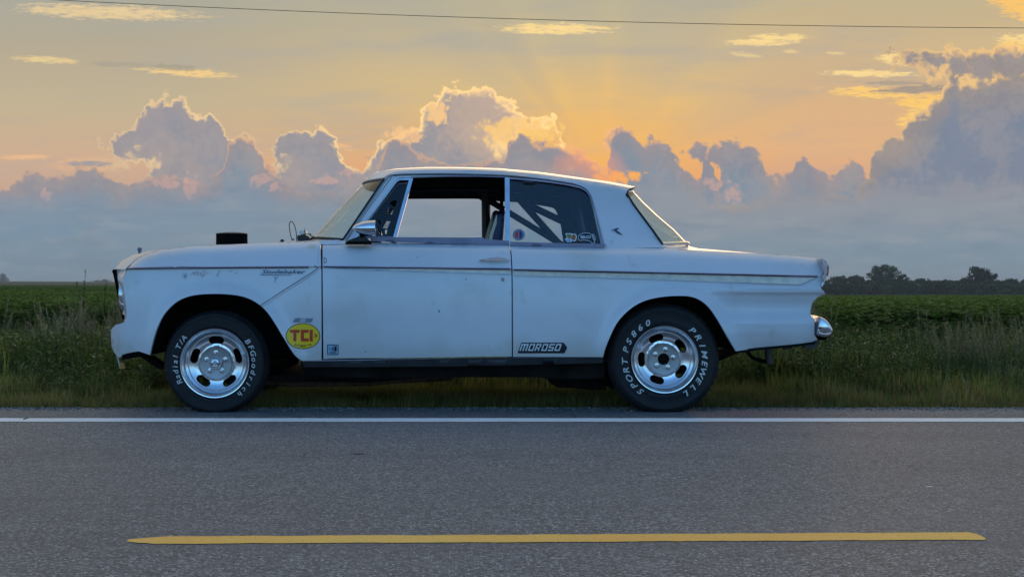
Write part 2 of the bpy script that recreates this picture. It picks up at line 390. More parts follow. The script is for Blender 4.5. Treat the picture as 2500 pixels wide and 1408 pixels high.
REARP = [(660,0),(690,-.002),(704,-.016),(713,-.014),(722,.006),(740,.020),(762,.020),(776,.006),(786,-.002),(815,.0),(850,.022)]
def FB(px, py):
    c = it(px, CREASE); t = it(px, TOP); y = 0.
    if py < c:
        s = min(1.15, (c-py)/max(c-t, 4)); y = .004 + .062*s + .020*s*s + .050*s**8
    else:
        q = (py-c)/(880-c); y = .016 - .020*math.sin(math.pi*min(max(q, 0)*.95, 1)) + .012*max(0, (q-.78)/.22)**2
    if px < 780: y += .030*((780-px)/480)**2
    if px > 1500: y += .035*((px-1500)/500)**2
    if px < 312 and py > c: y += .115*((312-px)/41)**2
    if px > 1955: y += .05*((px-1955)/55)**2
    if py > c-5:
        for A, x0, x1 in ((_AF, 300, 800), (_AR, 1400, 1880)):
            if x0 < px < x1:
                d = segdist(px, py, A); k = 1-smooth01(abs(px-(x0+x1)/2), 150, 250)*.6
                y -= (.034*math.exp(-(d/18)**2))*k
    w = smooth01(px, 1690, 1850)
    if w > 0: y += w*it(py, REARP)*1.5
    return y
ROOFT = [(892,451),(900,440),(919,425),(964,415.6),(1060,412),(1140,412.4),(1220,415.6),(1316,423.6),(1412,436),(1476,446),(1540,457),(1620,560)]
def FG(px, py):
    t = it(px, ROOFT)
    y = .135 + .165*min(1.1, max(-.1, (598-py)/160))
    y += .040*max(0, 1-(py-t)/12)**2
    if px > 1450: y += .05*((px-1450)/170)**2*max(0, min(1, (620-py)/40))
    return y
def densify(poly, step, closed=True):
    out = []; n = len(poly)
    for i in range(n if closed else n-1):
        a = np.array(poly[i], float); b = np.array(poly[(i+1) % n], float)
        k = max(1, int(math.ceil(np.linalg.norm(b-a)/step)))
        for j in range(k): out.append(tuple(a+(b-a)*j/k))
    if not closed: out.append(tuple(poly[-1]))
    return out
def inpoly(x, y, poly):
    p = np.asarray(poly); x1, y1 = p[:,0], p[:,1]; x2, y2 = np.roll(x1, -1), np.roll(y1, -1)
    r = np.zeros(x.shape, bool)
    for a, b, c, d in zip(x1, y1, x2, y2):
        if b == d: continue
        m = ((b > y) != (d > y)) & (x < (c-a)*(y-b)/(d-b)+a); r ^= m
    return r
def nearedge(x, y, polys, lim):
    ok = np.ones(x.shape, bool)
    for p in polys:
        p = np.asarray(p); a = p; b = np.roll(p, -1, 0)
        for (ax, ay), (bx, by) in zip(a, b):
            dx, dy = bx-ax, by-ay; L = dx*dx+dy*dy+1e-9
            t = np.clip(((x-ax)*dx+(y-ay)*dy)/L, 0, 1)
            ok &= ((ax+dx*t-x)**2+(ay+dy*t-y)**2) > lim*lim
    return ok
def triang(outer, holes=(), step=7., mapfn=None, dens=True, rows=()):
    o = densify(outer, step) if dens else list(outer)
    H = [densify(h, step) if dens else list(h) for h in holes]
    xs = [p[0] for p in o]; ys = [p[1] for p in o]
    gx, gy = np.meshgrid(np.arange(min(xs)+step*.5, max(xs), step), np.unique(np.concatenate([np.arange(min(ys)+step*.5, max(ys), step), [r for r in rows if min(ys) < r < max(ys)]])))
    gx, gy = gx.ravel(), gy.ravel(); ok = inpoly(gx, gy, o)
    for h in H: ok &= ~inpoly(gx, gy, h)
    gx, gy = gx[ok], gy[ok]
    if len(gx): k = nearedge(gx, gy, [o]+H, step*.45); gx, gy = gx[k], gy[k]
    V = list(o); E_ = [(i, (i+1) % len(o)) for i in range(len(o))]; loops = [list(range(len(o)))]
    for h in H:
        s = len(V); V += h; E_ += [(s+i, s+(i+1) % len(h)) for i in range(len(h))]; loops.append(list(range(s, s+len(h))))
    V += list(zip(gx, gy))
    r = delaunay_2d_cdt([Vector(v) for v in V], E_, [], 0, 1e-5)
    v2 = [tuple(v) for v in r[0]]; tr = [t for t in r[2]]
    cx = np.array([sum(v2[i][0] for i in t)/3 for t in tr]); cy = np.array([sum(v2[i][1] for i in t)/3 for t in tr])
    k = inpoly(cx, cy, o)
    for h in H: k &= ~inpoly(cx, cy, h)
    tr = [tuple(t) for t, q in zip(tr, k) if q]
    orig = r[3]; back = {}
    for i, l in enumerate(orig):
        for j in l: back[j] = i
    loops = [[back[j] for j in l if j in back] for l in loops]
    return v2, tr, loops
def panel(name, outer, mat, parent, F=FB, holes=(), step=7., off=0., depth=.03, inner='interior_dark', edge=None, base=CAR, dens=True, sharp=35, rows=()):
    """a pressed sheet: outline traced on the body side, given the body's curvature, a returned edge and an inner face"""
    v2, tr, loops = triang(outer, holes, step, dens=dens, rows=rows)
    V = [P(x, y, F(x, y)+off) for x, y in v2]
    def ori(t):
        a, b, c = (Vector(V[i]) for i in t)
        return t if (b-a).cross(c-a).y < 0 else (t[0], t[2], t[1])
    Fc = [ori(t) for t in tr]; fm = [0]*len(Fc); n = len(V)
    V += [(x, y+depth, z) for x, y, z in V[:n]]
    Fc += [(n+t[0], n+t[2], n+t[1]) for t in Fc[:]]; fm += [1]*len(tr)
    for l in loops:
        for i in range(len(l)):
            a, b = l[i], l[(i+1) % len(l)]
            Fc.append((a, b, n+b, n+a)); fm.append(0 if edge is None else 2)
    mats = [mat, inner] + ([edge] if edge else [])
    o = mk(name, V, Fc, mats, parent, fm, True, base)
    bm = bmesh.new(); bm.from_mesh(o.data); bmesh.ops.recalc_face_normals(bm, faces=bm.faces); bm.to_mesh(o.data); bm.free()
    o.data.set_sharp_from_angle(angle=math.radians(sharp))
    return o
def mirror(o, parent, base=CAR, name=None):
    c = o.copy(); C.objects.link(c); c.parent = parent; c.scale = (1, -1, 1)
    if name: c.name = name
    return c
def bridge(name, near, mat, parent, dx, dz, pw=2.2, n=20, base=CAR, off=0., solid=.0, inner='interior_dark', dpw=None):
    """skin from a curve on the near side to its mirror on the far side, bulging by dx along the car and dz upward"""
    V = []; m = len(near)
    for i, (x, y, z) in enumerate(near):
        bx = dx[i] if isinstance(dx, (list, tuple)) else dx; bz = dz[i] if isinstance(dz, (list, tuple)) else dz
        for j in range(n+1):
            t = .5-.5*math.cos(math.pi*j/n); k = 1-abs(2*t-1)**pw; kz = 1-abs(2*t-1)**(dpw or pw)
            V.append((x+bx*k, y+(2*YC-2*y)*t, z+bz*kz+off))
    Fc = [(i*(n+1)+j, i*(n+1)+j+1, (i+1)*(n+1)+j+1, (i+1)*(n+1)+j) for i in range(m-1) for j in range(n)]
    return mk(name, V, Fc, mat, parent, None, True, base)
def tube(name, pts, r, mat, parent=None, seg=8, base=CAR, caps=True):
    V = []; Fc = []; pts = [Vector(p) for p in pts]; n = len(pts)
    R = r if isinstance(r, (list, tuple)) else [r]*n
    up = None
    for i, p in enumerate(pts):
        d = (pts[min(i+1, n-1)]-pts[max(i-1, 0)]).normalized()
        if up is None: up = Vector((0,0,1)) if abs(d.z) < .9 else Vector((1,0,0))
        a = d.cross(up).normalized(); b = a.cross(d).normalized(); up = b
        for k in range(seg):
            t = 2*math.pi*k/seg; V.append(p+(a*math.cos(t)+b*math.sin(t))*R[i])
    for i in range(n-1):
        for k in range(seg):
            Fc.append((i*seg+k, i*seg+(k+1) % seg, (i+1)*seg+(k+1) % seg, (i+1)*seg+k))
    if caps: Fc += [tuple(range(seg))[::-1], tuple(range((n-1)*seg, n*seg))]
    return mk(name, V, Fc, mat, parent, None, True, base, 60)
def box(name, a, b, mat, parent=None, base=CAR, bev=.0):
    bm = bmesh.new(); bmesh.ops.create_cube(bm, size=1)
    for v in bm.verts: v.co = Vector([(a[i]+b[i])/2+v.co[i]*(b[i]-a[i])-(base[i] if base else 0) for i in range(3)])
    if bev: bmesh.ops.bevel(bm, geom=bm.edges[:], offset=bev, segments=2, affect='EDGES')
    me = bpy.data.meshes.new(name); bm.to_mesh(me); bm.free(); me.materials.append(M[mat])
    o = bpy.data.objects.new(name, me); C.objects.link(o)
    if parent: o.parent = parent
    return o
def prism(name, poly, Y0, Y1, mat, parent, base=CAR, bev=0., ref=None, sharp=30):
    """outline in photo pixels at depth Y0, extruded from Y0 to Y1"""
    bm = bmesh.new(); vs = [bm.verts.new(Vector(P(x, y, Y0))-Vector(base)) for x, y in poly]
    f = bm.faces.new(vs); r = bmesh.ops.extrude_face_region(bm, geom=[f])
    for v in r['geom']:
        if isinstance(v, bmesh.types.BMVert): v.co.y += Y1-Y0
    bmesh.ops.recalc_face_normals(bm, faces=bm.faces)
    if bev: bmesh.ops.bevel(bm, geom=bm.edges[:], offset=bev, segments=2, affect='EDGES')
    me = bpy.data.meshes.new(name); bm.to_mesh(me); bm.free(); me.materials.append(M[mat])
    me.polygons.foreach_set('use_smooth', [True]*len(me.polygons)); me.set_sharp_from_angle(angle=math.radians(sharp))
    o = bpy.data.objects.new(name, me); C.objects.link(o)
    if parent: o.parent = parent
    return o
def lathe(name, prof, mat, parent, center, axis='Y', seg=48, sx=1., sz=1., base=CAR, fm=None, sharp=40, rfun=None):
    """profile of (radius, distance along the axis) turned about the axis through center"""
    V = []; Fc = []; c = Vector(center)
    for k in range(seg):
        t = 2*math.pi*k/seg; ca, sa = math.cos(t), math.sin(t)
        for q, (r, h) in enumerate(prof):
            if rfun: r = rfun(r, q, k)
            if axis == 'Y': V.append((c.x+r*ca*sx, c.y+h, c.z+r*sa*sz))
            elif axis == 'Z': V.append((c.x+r*ca*sx, c.y+r*sa*sz, c.z+h))
            else: V.append((c.x+h, c.y+r*ca*sx, c.z+r*sa*sz))
    n = len(prof); ms = []
    for k in range(seg):
        for i in range(n-1):
            a = k*n+i; b = ((k+1) % seg)*n+i
            Fc.append((a, b, b+1, a+1)); ms.append(fm[i] if fm else 0)
    o = mk(name, V, Fc, mat, parent, ms, True, base)
    bm = bmesh.new(); bm.from_mesh(o.data); bmesh.ops.remove_doubles(bm, verts=bm.verts, dist=1e-5); bmesh.ops.recalc_face_normals(bm, faces=bm.faces)
    bm.to_mesh(o.data); bm.free(); o.data.set_sharp_from_angle(angle=math.radians(sharp))
    return o
def text_verts(s, bold=.0, shear=0., sx=1.):
    cu = bpy.data.curves.new('t', 'FONT'); cu.body = s; cu.size = 1; cu.shear = shear; cu.offset = bold; cu.resolution_u = 3; cu.align_x = 'CENTER'
    o = bpy.data.objects.new('t', cu); C.objects.link(o)
    dg = bpy.context.evaluated_depsgraph_get(); me = bpy.data.meshes.new_from_object(o.evaluated_get(dg))
    V = [(v.co.x*sx, v.co.y) for v in me.vertices]; F = [tuple(p.vertices) for p in me.polygons]
    bpy.data.objects.remove(o); bpy.data.curves.remove(cu); bpy.data.meshes.remove(me)
    return V, F
def decal_polys(name, polys, mat, parent, F=FB, off=-.002, base=CAR, thick=.0):
    V = []; Fc = []
    for p in polys:
        s = len(V); xs = [q[0] for q in p]; ys = [q[1] for q in p]
        if max(max(xs)-min(xs), max(ys)-min(ys)) > 16:
            v2, tr, _ = triang(p, (), 6); V += [P(x, y, F(x, y)+off) for x, y in v2]; Fc += [tuple(i+s for i in t) for t in tr]
        else: V += [P(x, y, F(x, y)+off) for x, y in p]; Fc.append(tuple(range(s, s+len(p))))
    return mk(name, V, Fc, mat, parent, None, False, base)
def decal_mesh(name, V2, F2, mat, parent, F=FB, off=-.002, base=CAR):
    return mk(name, [P(x, y, F(x, y)+off) for x, y in V2], F2, mat, parent, None, False, base)
def decal_text(name, s, px, py, h, mat, parent, F=FB, off=-.002, bold=.0, shear=0., sx=1., width=None, rot=0.):
    V, Fc = text_verts(s, bold, shear, sx)
    w = max(v[0] for v in V)-min(v[0] for v in V); k = h/.72
    kx = k if width is None else width/w
    cr, sr = math.cos(rot), math.sin(rot)
    V2 = []
    for x, y in V:
        a, b = x*kx, (y-.35)*k; V2.append((px+a*cr+b*sr, py-(b*cr-a*sr)))
    return decal_mesh(name, V2, Fc, mat, parent, F, off)
def stroke(pts, w):
    """a thin ribbon along the points, as one polygon list of quads"""
    out = []
    for (x0, y0), (x1, y1) in zip(pts[:-1], pts[1:]):
        d = math.hypot(x1-x0, y1-y0) or 1; nx, ny = -(y1-y0)/d*w/2, (x1-x0)/d*w/2; ex, ey = (x1-x0)/d*w*.3, (y1-y0)/d*w*.3
        out.append([(x0-ex+nx, y0-ey+ny), (x1+ex+nx, y1+ey+ny), (x1+ex-nx, y1+ey-ny), (x0-ex-nx, y0-ey-ny)])
    return out
def ring2(cx, cy, a, b, a2, b2, n=40):
    o = []
    for i in range(n):
        t0, t1 = 2*math.pi*i/n, 2*math.pi*(i+1)/n
        o.append([(cx+a*math.cos(t0), cy+b*math.sin(t0)), (cx+a*math.cos(t1), cy+b*math.sin(t1)), (cx+a2*math.cos(t1), cy+b2*math.sin(t1)), (cx+a2*math.cos(t0), cy+b2*math.sin(t0))])
    return o
def disc2(cx, cy, a, b, n=40): return [[(cx+a*math.cos(2*math.pi*i/n), cy+b*math.sin(2*math.pi*i/n)) for i in range(n)]]

# ------------------------------------------------------------------ the road (large structure)
def asphalt():
    m, nt, b = newmat('asphalt'); E.nt = nt
    tc = nt.nodes.new('ShaderNodeTexCoord').outputs['Object']
    def vor(scale):
        n = nt.nodes.new('ShaderNodeTexVoronoi'); n.inputs['Scale'].default_value = scale; nt.links.new(tc, n.inputs['Vector']); return n
    def noi(scale, det=5, ro=.55):
        n = nt.nodes.new('ShaderNodeTexNoise'); n.inputs['Scale'].default_value = scale; n.inputs['Detail'].default_value = det; n.inputs['Roughness'].default_value = ro
        nt.links.new(tc, n.inputs['Vector']); return E(n.outputs[0])
    st = vor(112); sep = nt.nodes.new('ShaderNodeSeparateColor'); nt.links.new(st.outputs['Color'], sep.inputs[0])
    r = E(sep.outputs[0]); g = E(sep.outputs[1])
    stone = ecol(r, [(0, (.08,.077,.084)), (.3, (.165,.16,.17)), (.6, (.275,.265,.28)), (.85, (.44,.43,.44)), (1, (.72,.70,.68))])
    edge = esm(E(st.outputs['Distance']), .25, .60)
    c = emix(edge*.65, stone, (.055,.052,.056))
    big = noi(.7, 6, .6); mid = noi(9, 4)
    c = emix(esm(big, .35, .7)*.3, c, (.20,.185,.19))
    c = emix(esm(mid, .5, .8)*.35, c, (.36,.34,.33))
    c = emix(esm(noi(38, 4, .7), .60, .74)*.4, c, (.07,.066,.07))
    mp = nt.nodes.new('ShaderNodeMapping'); mp.inputs['Scale'].default_value = (.10, 1.5, 1); nt.links.new(tc, mp.inputs[0])
    tn = nt.nodes.new('ShaderNodeTexNoise'); tn.inputs['Scale'].default_value = 1.1; tn.inputs['Detail'].default_value = 3; nt.links.new(mp.outputs[0], tn.inputs['Vector'])
    c = emix(esm(E(tn.outputs[0]), .42, .66)*.30, c, (.10,.095,.10))      # long darker tracks worn by traffic
    ce = nt.nodes.new('ShaderNodeTexVoronoi'); ce.feature = 'DISTANCE_TO_EDGE'; ce.inputs['Scale'].default_value = .33
    wm_ = nt.nodes.new('ShaderNodeMix'); wm_.data_type = 'VECTOR'; wm_.inputs[0].default_value = .10; nt.links.new(tc, wm_.inputs[4]); nn = nt.nodes.new('ShaderNodeTexNoise'); nn.inputs['Scale'].default_value = 3; nn.inputs['Detail'].default_value = 6
    nt.links.new(tc, nn.inputs['Vector']); nt.links.new(nn.outputs['Color'], wm_.inputs[5]); nt.links.new(wm_.outputs[1], ce.inputs['Vector'])
    crack = (1-esm(E(ce.outputs[0]), .0008, .0035))*esm(E(tn.outputs[0]) + (mid-.5)*.6, .52, .62)
    c = emix(crack*.55, c, (.035,.033,.035))
    nt.links.new(c, b.inputs['Base Color']); b.inputs['Roughness'].default_value = .62; b.inputs['Specular IOR Level'].default_value = .6
    h = (1-edge)*.6 + r*.4 + mid*.5
    bp = nt.nodes.new('ShaderNodeBump'); bp.inputs['Strength'].default_value = .9; bp.inputs['Distance'].default_value = .006
    nt.links.new(h.s, bp.inputs['Height']); nt.links.new(bp.outputs[0], b.inputs['Normal'])
asphalt()
def linepaint(name, col, wearcol, wear):
    m, nt, b = newmat(name); E.nt = nt
    tc = nt.nodes.new('ShaderNodeTexCoord').outputs['Object']
    def noi(scale, det=5, ro=.55):
        n = nt.nodes.new('ShaderNodeTexNoise'); n.inputs['Scale'].default_value = scale; n.inputs['Detail'].default_value = det; n.inputs['Roughness'].default_value = ro
        nt.links.new(tc, n.inputs['Vector']); return E(n.outputs[0])
    c = emix(esm(noi(1.6, 4), .35, .7)*.6, col, tuple(min(1, x*1.2+.03) for x in col))
    c = emix(esm(noi(70, 5, .7), .55, .68)*wear, c, wearcol)
    c = emix(esm(noi(6, 5, .7), .62, .75)*wear*.5, c, wearcol)
    nt.links.new(c, b.inputs['Base Color']); b.inputs['Roughness'].default_value = .6
    bp = nt.nodes.new('ShaderNodeBump'); bp.inputs['Strength'].default_value = .7; bp.inputs['Distance'].default_value = .004
    h = noi(90, 4); nt.links.new(h.s, bp.inputs['Height']); nt.links.new(bp.outputs[0], b.inputs['Normal'])
linepaint('white_line_paint', (.86,.86,.84), (.30,.29,.29), .75)
linepaint('yellow_line_paint', (1.0,.52,.085), (.34,.25,.16), .6)

def ragged_strip(name, x0, x1, ya, yb, z, mat, dx=.03, amp=.006, kind='structure', slope=0., ends=True, z0=-.02):
    """a strip along x whose edges wander"""
    n = int((x1-x0)/dx); V = []; Fc = []
    for i in range(n+1):
        x = x0+(x1-x0)*i/n
        e = min(1, (.25+i*dx/.13), (.55+(n-i)*dx/.03)) if ends else 1
        mid = (ya+yb)/2+slope*(x-(x0+x1)/2); h = (yb-ya)/2*e
        a = amp*(noise.noise((x*9, ya*7, 0))+.6*noise.noise((x*40, ya*7, 3))); c = amp*(noise.noise((x*9, yb*7+5, 0))+.6*noise.noise((x*40, yb*7, 9)))
        V += [(x, mid-h+a, z), (x, mid+h+c, z)]
    for i in range(n): Fc.append((2*i, 2*i+2, 2*i+3, 2*i+1))
    return tag(mk(name, V, Fc, mat, None, smooth=False), kind=kind)
# carriageway: fine strip near the car's shoulder, ragged far edge
V = []; Fc = []; X = np.linspace(-60, 60, 2401)
for x in X:
    e = .34+.030*noise.noise((x*2.2, 0, 0))+.016*noise.noise((x*13, 1, 0))+.010*noise.noise((x*45, 2, 0))
    V += [(x, -11.5, 0), (x, 0.1, 0), (x, e, 0), (x, e+.03, -.035)]
for i in range(len(X)-1):
    a = 4*i; b = a+4
    Fc += [(a, b, b+1, a+1), (a+1, b+1, b+2, a+2), (a+2, b+2, b+3, a+3)]
V += [(-2980, -11.5, 0), (2980, -11.5, 0), (-2980, .3, 0), (2980, .3, 0), (-60, -11.5, 0), (60, -11.5, 0), (-60, .3, 0), (60, .3, 0)]
k = len(V)-8; Fc += [(k, k+4, k+6, k+2), (k+5, k+1, k+3, k+7)]
tag(mk('road', V, Fc, 'asphalt', None, smooth=False), kind='structure')
o = ragged_strip('road_edge_line', -40, 40, -.535, -.335, .002, 'white_line_paint', amp=.008, ends=False); o['label'] = 'white painted edge line along the road in front of the car'
yx0, yx1 = (312-CX)/FPX*4.06, (2395-CX)/FPX*4.13
o = ragged_strip('road_centre_line', yx0, yx1, 4.095-.060-DCAR, 4.095+.060-DCAR, .002, 'yellow_line_paint', dx=.008, amp=.0065, slope=.0262)
o['label'] = 'yellow painted centre dash on the road in the foreground'

pmat('tar_black', (.03,.03,.035), .5)
def roadmark(px, py, w, h, mat, nm, lab):
    d = CAMH*FPX/(py-HY); x = (px-CX)/FPX*d; W = w/FPX*d/2; dd = CAMH*FPX/(py-h/2-HY)-d
    V = [(x+W*math.cos(a)*(1+.15*math.sin(3*a)), d-DCAR+dd*math.sin(a)*(1+.3*math.cos(2*a+1)), .002) for a in [2*math.pi*k/16 for k in range(16)]]
    o = mk(nm, V, [tuple(range(16))], mat, None, smooth=False); o['label'] = lab; return tag(o, kind='structure')
roadmark(874, 1108, 34, 2.6, 'tar_black', 'tar_mark', 'short dark tar mark on the road below the car door')
roadmark(2269, 1188, 15, 2.4, 'white_line_paint', 'pale_mark', 'small pale fleck on the road at right')
roadmark(63, 1022, 9, 5, 'tar_black', 'edge_pebble', 'small dark pebble on the white edge line at far left')  # pebble drawn as a flat dark spot

# ------------------------------------------------------------------ the car
car = empty('parked_car', CAR)
tag(car, 'old white two-door coupe with stickers and slotted wheels parked on the road shoulder', 'car')
PT = 'aged_white_paint'
# near side panels
ff = [(306,656.5)]+[(318,645),(335,630),(360,618),(400,608),(460,602),(530,598),(600,595),(700,591),(782,588.5),(783.5,640),(783.5,655),(784.5,660),(784.8,760),(785,876)]
ff += [(785,878.5)] + [(x, y) for x, y in ARCH_F[::-1]]
ff += [(339,857),(318,860),(299,865),(293,873),(285,868),(277,857),(272,843),(270.6,824),(272,803),(280.5,794),(297,789),(305,785),(309,778),(309.5,762),(307,740),(303,715),(300,695),(299,678),(303,671.5),(307,668),(309,662)]
rowsF = [645, 650, 653.5, 658.5, 664]
fender = panel('front_fender', ff, PT, car, step=7, rows=rowsF)
dd = [(787.5,598.5),(847,597),(905,594),(1243.5,598.5),(1246.5,620),(1248.6,655),(1249,700),(1249.4,870),(1000,872.5),(789.5,876),(788.5,760),(787.5,660)]
door = panel('door', dd, PT, car, step=7, rows=rowsF+[668])
qq = [(1246,600),(1476,604.5),(1540,604),(1617,600),(1624,603),(1650,607),(1700,611),(1800,616),(1900,622),(2003,630.6),(2006,647),(2009,672),(2009,688),(2004,698.5),(2005,705),(2012,711),(2015,718),(2008,719.5),(1993.5,727),(1984,738),(1979,754),(1979.5,771),(1990,779.5),(1988.5,789),(1988,816),(1996,828),(1980,836),(1930,842),(1850,849),(1797,857)]
qq += ARCH_R[::-1][1:] + [(1252.5,870.5),(1251.8,700),(1251.2,655),(1249.2,620)]
quarter = panel('rear_quarter_panel', qq, PT, car, step=7, rows=rowsF+[670, 690, 704, 713, 722, 732, 776])
cowl = panel('cowl_panel', [(781,588.5),(826,585),(838,590),(848,589),(905,589.5),(905,593),(847,595.7),(787,597),(782,597)], PT, car, step=6, F=lambda x, y: FB(x, max(y, 590))*.5+.06)
for o, nm in ((fender,'front_fender'),(door,'door'),(quarter,'rear_quarter_panel'),(cowl,'cowl_panel')): mirror(o, car)
# greenhouse: pillars, side rail and quarter pillar in one pressing, with door and quarter openings
go = [(842,590),(838,586),(937,437.5),(948,427),(964,420.5),(1000,417.5),(1060,415.6),(1140,416),(1220,419),(1316,427),(1412,439.5),(1476,449),(1537,461),(1531,466),(1527.5,477),(1616,596),(1622,604.5),(1540,605),(1476,605),(1250,601),(1243,600),(905,597)]
h1 = [(858,588),(968,437),(975,434.5),(1100,431.5),(1170,431.6),(1233,433),(1233,597),(905,592)]
h2 = spline([(1243.5,437),(1300,441),(1360,448.5),(1405,456.5),(1424,463),(1436,474),(1444,494),(1456,545),(1468,598)], 3)+[(1244,596)]
green = panel('roof_side', go, PT, car, F=FG, holes=[h1, h2], step=7, depth=.025); mirror(green, car)
# roof skin, header
rn = [(938,434),(948,426.5),(964,420),(1000,417),(1060,415.1),(1140,415.5),(1220,418.5),(1316,426.5),(1412,439),(1476,448.5),(1537,460.5)]
rnp = [P(x, y, FG(x, y)) for x, y in rn]
rdx = [-.17,-.17,-.15,-.12,-.07,-.03,0,.02,.05,.08,.10]; rdz = [.005,.02,.034,.046,.052,.053,.053,.050,.044,.042,.040]
roof = bridge('roof', rnp, PT, car, rdx, rdz, 2.3, 36, dpw=2.6)
bridge('headliner', [(x, y+.02, z-.03) for x, y, z in rnp], 'interior_dark', car, rdx, [d*.7 for d in rdz], 2.3)
# glass front and rear
wn = [(838,584.5),(860,552),(885,515),(910,478),(928,451),(938,437)]
wnp = [P(x, y, FG(x, y)+.01) for x, y in wn]
ws = bridge('windshield', wnp, 'screen_glass', car, [-.265,-.245,-.225,-.20,-.18,-.17], [.03,.024,.016,.010,.004,0], 2.6, 28)
rw = [(1529,472),(1545,498),(1570,532),(1595,565),(1616,595)]
rwp = [P(x, y, FG(x, y)+.01) for x, y in rw]
rwg = bridge('rear_window', rwp, 'screen_glass', car, [.10,.13,.17,.22,.255], [.045,.04,.036,.03,.02], 2.6, 28)
tube('windshield_seal', [tuple(Vector(p)+Vector((0,-.012,0))) for p in wnp], .007, 'dark_seal_and_shade', car)
tube('rear_window_seal', [tuple(Vector(p)+Vector((0,-.014,0))) for p in rwp], .007, 'dark_seal_and_shade', car)
def ontop(near, dx, dz, pw, n=20):
    x, y, z = near; o = []
    for j in range(n+1):
        t = .5-.5*math.cos(math.pi*j/n); k = 1-abs(2*t-1)**pw; o.append((x+dx*k, y+(2*YC-2*y)*t, z+dz*k))
    return o
tube('windshield_lower_seal', ontop(wnp[0], -.268, .028, 2.6, 24), .008, 'dark_seal_and_shade', car, caps=False)
tube('rear_window_lower_trim', ontop(rwp[-1], .262, .018, 2.6, 24), .011, 'chrome', car, caps=False)
tube('windshield_header_trim', ontop(wnp[-1], -.172, .002, 2.6, 24), .009, 'grey_trim', car, caps=False)
# hood with its rounded nose, cowl top, boot lid
hn = [(306,656.5),(318,645.5),(335,630.5),(360,618.5),(400,608.5),(460,602.5),(530,598.5),(600,595.5),(700,591.5),(779,589)]
hnp = [P(x, y, FB(x, y)) for x, y in hn]
hdx = [-.232,-.205,-.160,-.110,-.06,-.05,-.05,-.06,-.09,-.13]; hdz = [.012,.035,.040,.030,.018,.012,.012,.014,.02,.024]
hood = bridge('hood', hnp, PT, car, hdx, hdz, 2.0, 26)
cn = [(780,589),(810,588),(838,587)]
bridge('cowl_top', [P(x, y, FB(x, 590)) for x, y in cn], PT, car, [-.13,-.2,-.262], [.024,.026,.028], 2.3)
tn = [(1618,600),(1628,604.5),(1650,608),(1700,611.5),(1800,616.5),(1900,622.5),(2003,631)]
tnp = [P(x, y, FB(x, y)) for x, y in tn]
deck = bridge('trunk_lid', tnp, PT, car, [.255,.262,.262,.20,.10,.05,.05], [.022,.022,.018,.022,.018,.010,.004], 2.2, 24)
# front face, pan and rear face
ffn = [(307,658),(308,664),(304,671),(299.5,678),(300,695),(303,715),(307,740),(309.5,762),(309,778),(305,785)]
ffp = [P(x, y, FB(x, max(y, 659))) for x, y in ffn]
front = bridge('front_panel', ffp, PT, car, [(-2.335+(.896-p[2])*.27)-p[0] for p in ffp], 0, 1.7, 26)
pnn = [(297,789),(280.5,794),(272,803),(270.6,824),(272,843),(277,857),(285,868),(293,873)]
pan = bridge('front_pan', [P(x, y, FB(x, y)) for x, y in pnn], PT, car, [-.05,-.07,-.08,-.08,-.08,-.08,-.07,-.05], 0, 2.5, 20)
rfn = [(2003,630.6),(2006,647),(2009,672),(2009,688),(2004,698.5),(2005,705),(2012,711),(2015,718),(2008,719.5),(1993.5,727),(1984,738),(1979,754),(1979.5,771),(1990,779.5),(1988.5,789),(1988,816),(1996,828)]
bridge('rear_panel', [P(x, y, FB(x, y)) for x, y in rfn], PT, car, .05, 0, 2.6, 16)
# grille: chrome surround with slanting dark bars, proud of the front face
gb = []
def gx(z): return -2.335+(.896-z)*.27
def fx(y, z):
    n0 = ffp[0][0]-.004; k = 1-abs((y-YC)/(YC-.04))**1.7; return n0+(gx(z)-n0)*k
gys = [.56+.68*i/10 for i in range(11)]
V = [(fx(y, z)-.004, y, z) for z in (.865, .575) for y in gys]
gr = mk('grille', V, [(i, i+1, i+12, i+11) for i in range(10)], 'matt_black', car, base=CAR)
tube('grille_surround', [(fx(y, .875)-.014, y, .875) for y in gys]+[(fx(y, .565)-.012, y, .565) for y in gys[::-1]]+[(fx(gys[0], .875)-.010, gys[0], .875)], .015, 'matt_black', gr)
for k in range(9):
    z = .60+.03*k; tube('grille_bar', [(fx(y, z)-.010, y, z) for y in gys], .005, 'dull_chrome', gr, seg=6)
# headlights
for s in (0, 1):
    yy = .30 if s == 0 else 2*YC-.30
    zc = .715; xc = fx(.30, zc)+.058
    bz = lathe('headlight', [(.060,-.02),(.078,-.050),(.092,-.052),(.100,-.038),(.104,.0),(.100,.05)], 'chrome', car, (xc, yy, zc), 'X', 40, 1., 1.22)
    lathe('lens', [(.0,-.066),(.03,-.063),(.055,-.052),(.070,-.034),(.074,-.0)], 'headlight_glass', bz, (xc, yy, zc), 'X', 32)
    lathe('reflector', [(.0,.03),(.04,.01),(.068,-.02)], 'polished_aluminium', bz, (xc, yy, zc), 'X', 32)
    lathe('turn_lamp', [(.0,-.035),(.02,-.033),(.03,-.02),(.033,.03)], 'dull_chrome', bz, (xc+.02, yy, zc-.165), 'X', 24)
# hood ornament
oc = P(341, 622, .88)
lathe('hood_ornament', [(.03,-.01),(.026,.006),(.012,.010),(.009,.024),(.015,.028),(.015,.046),(.010,.050),(0,.051)], 'grey_trim', car, oc, 'Z', 16)
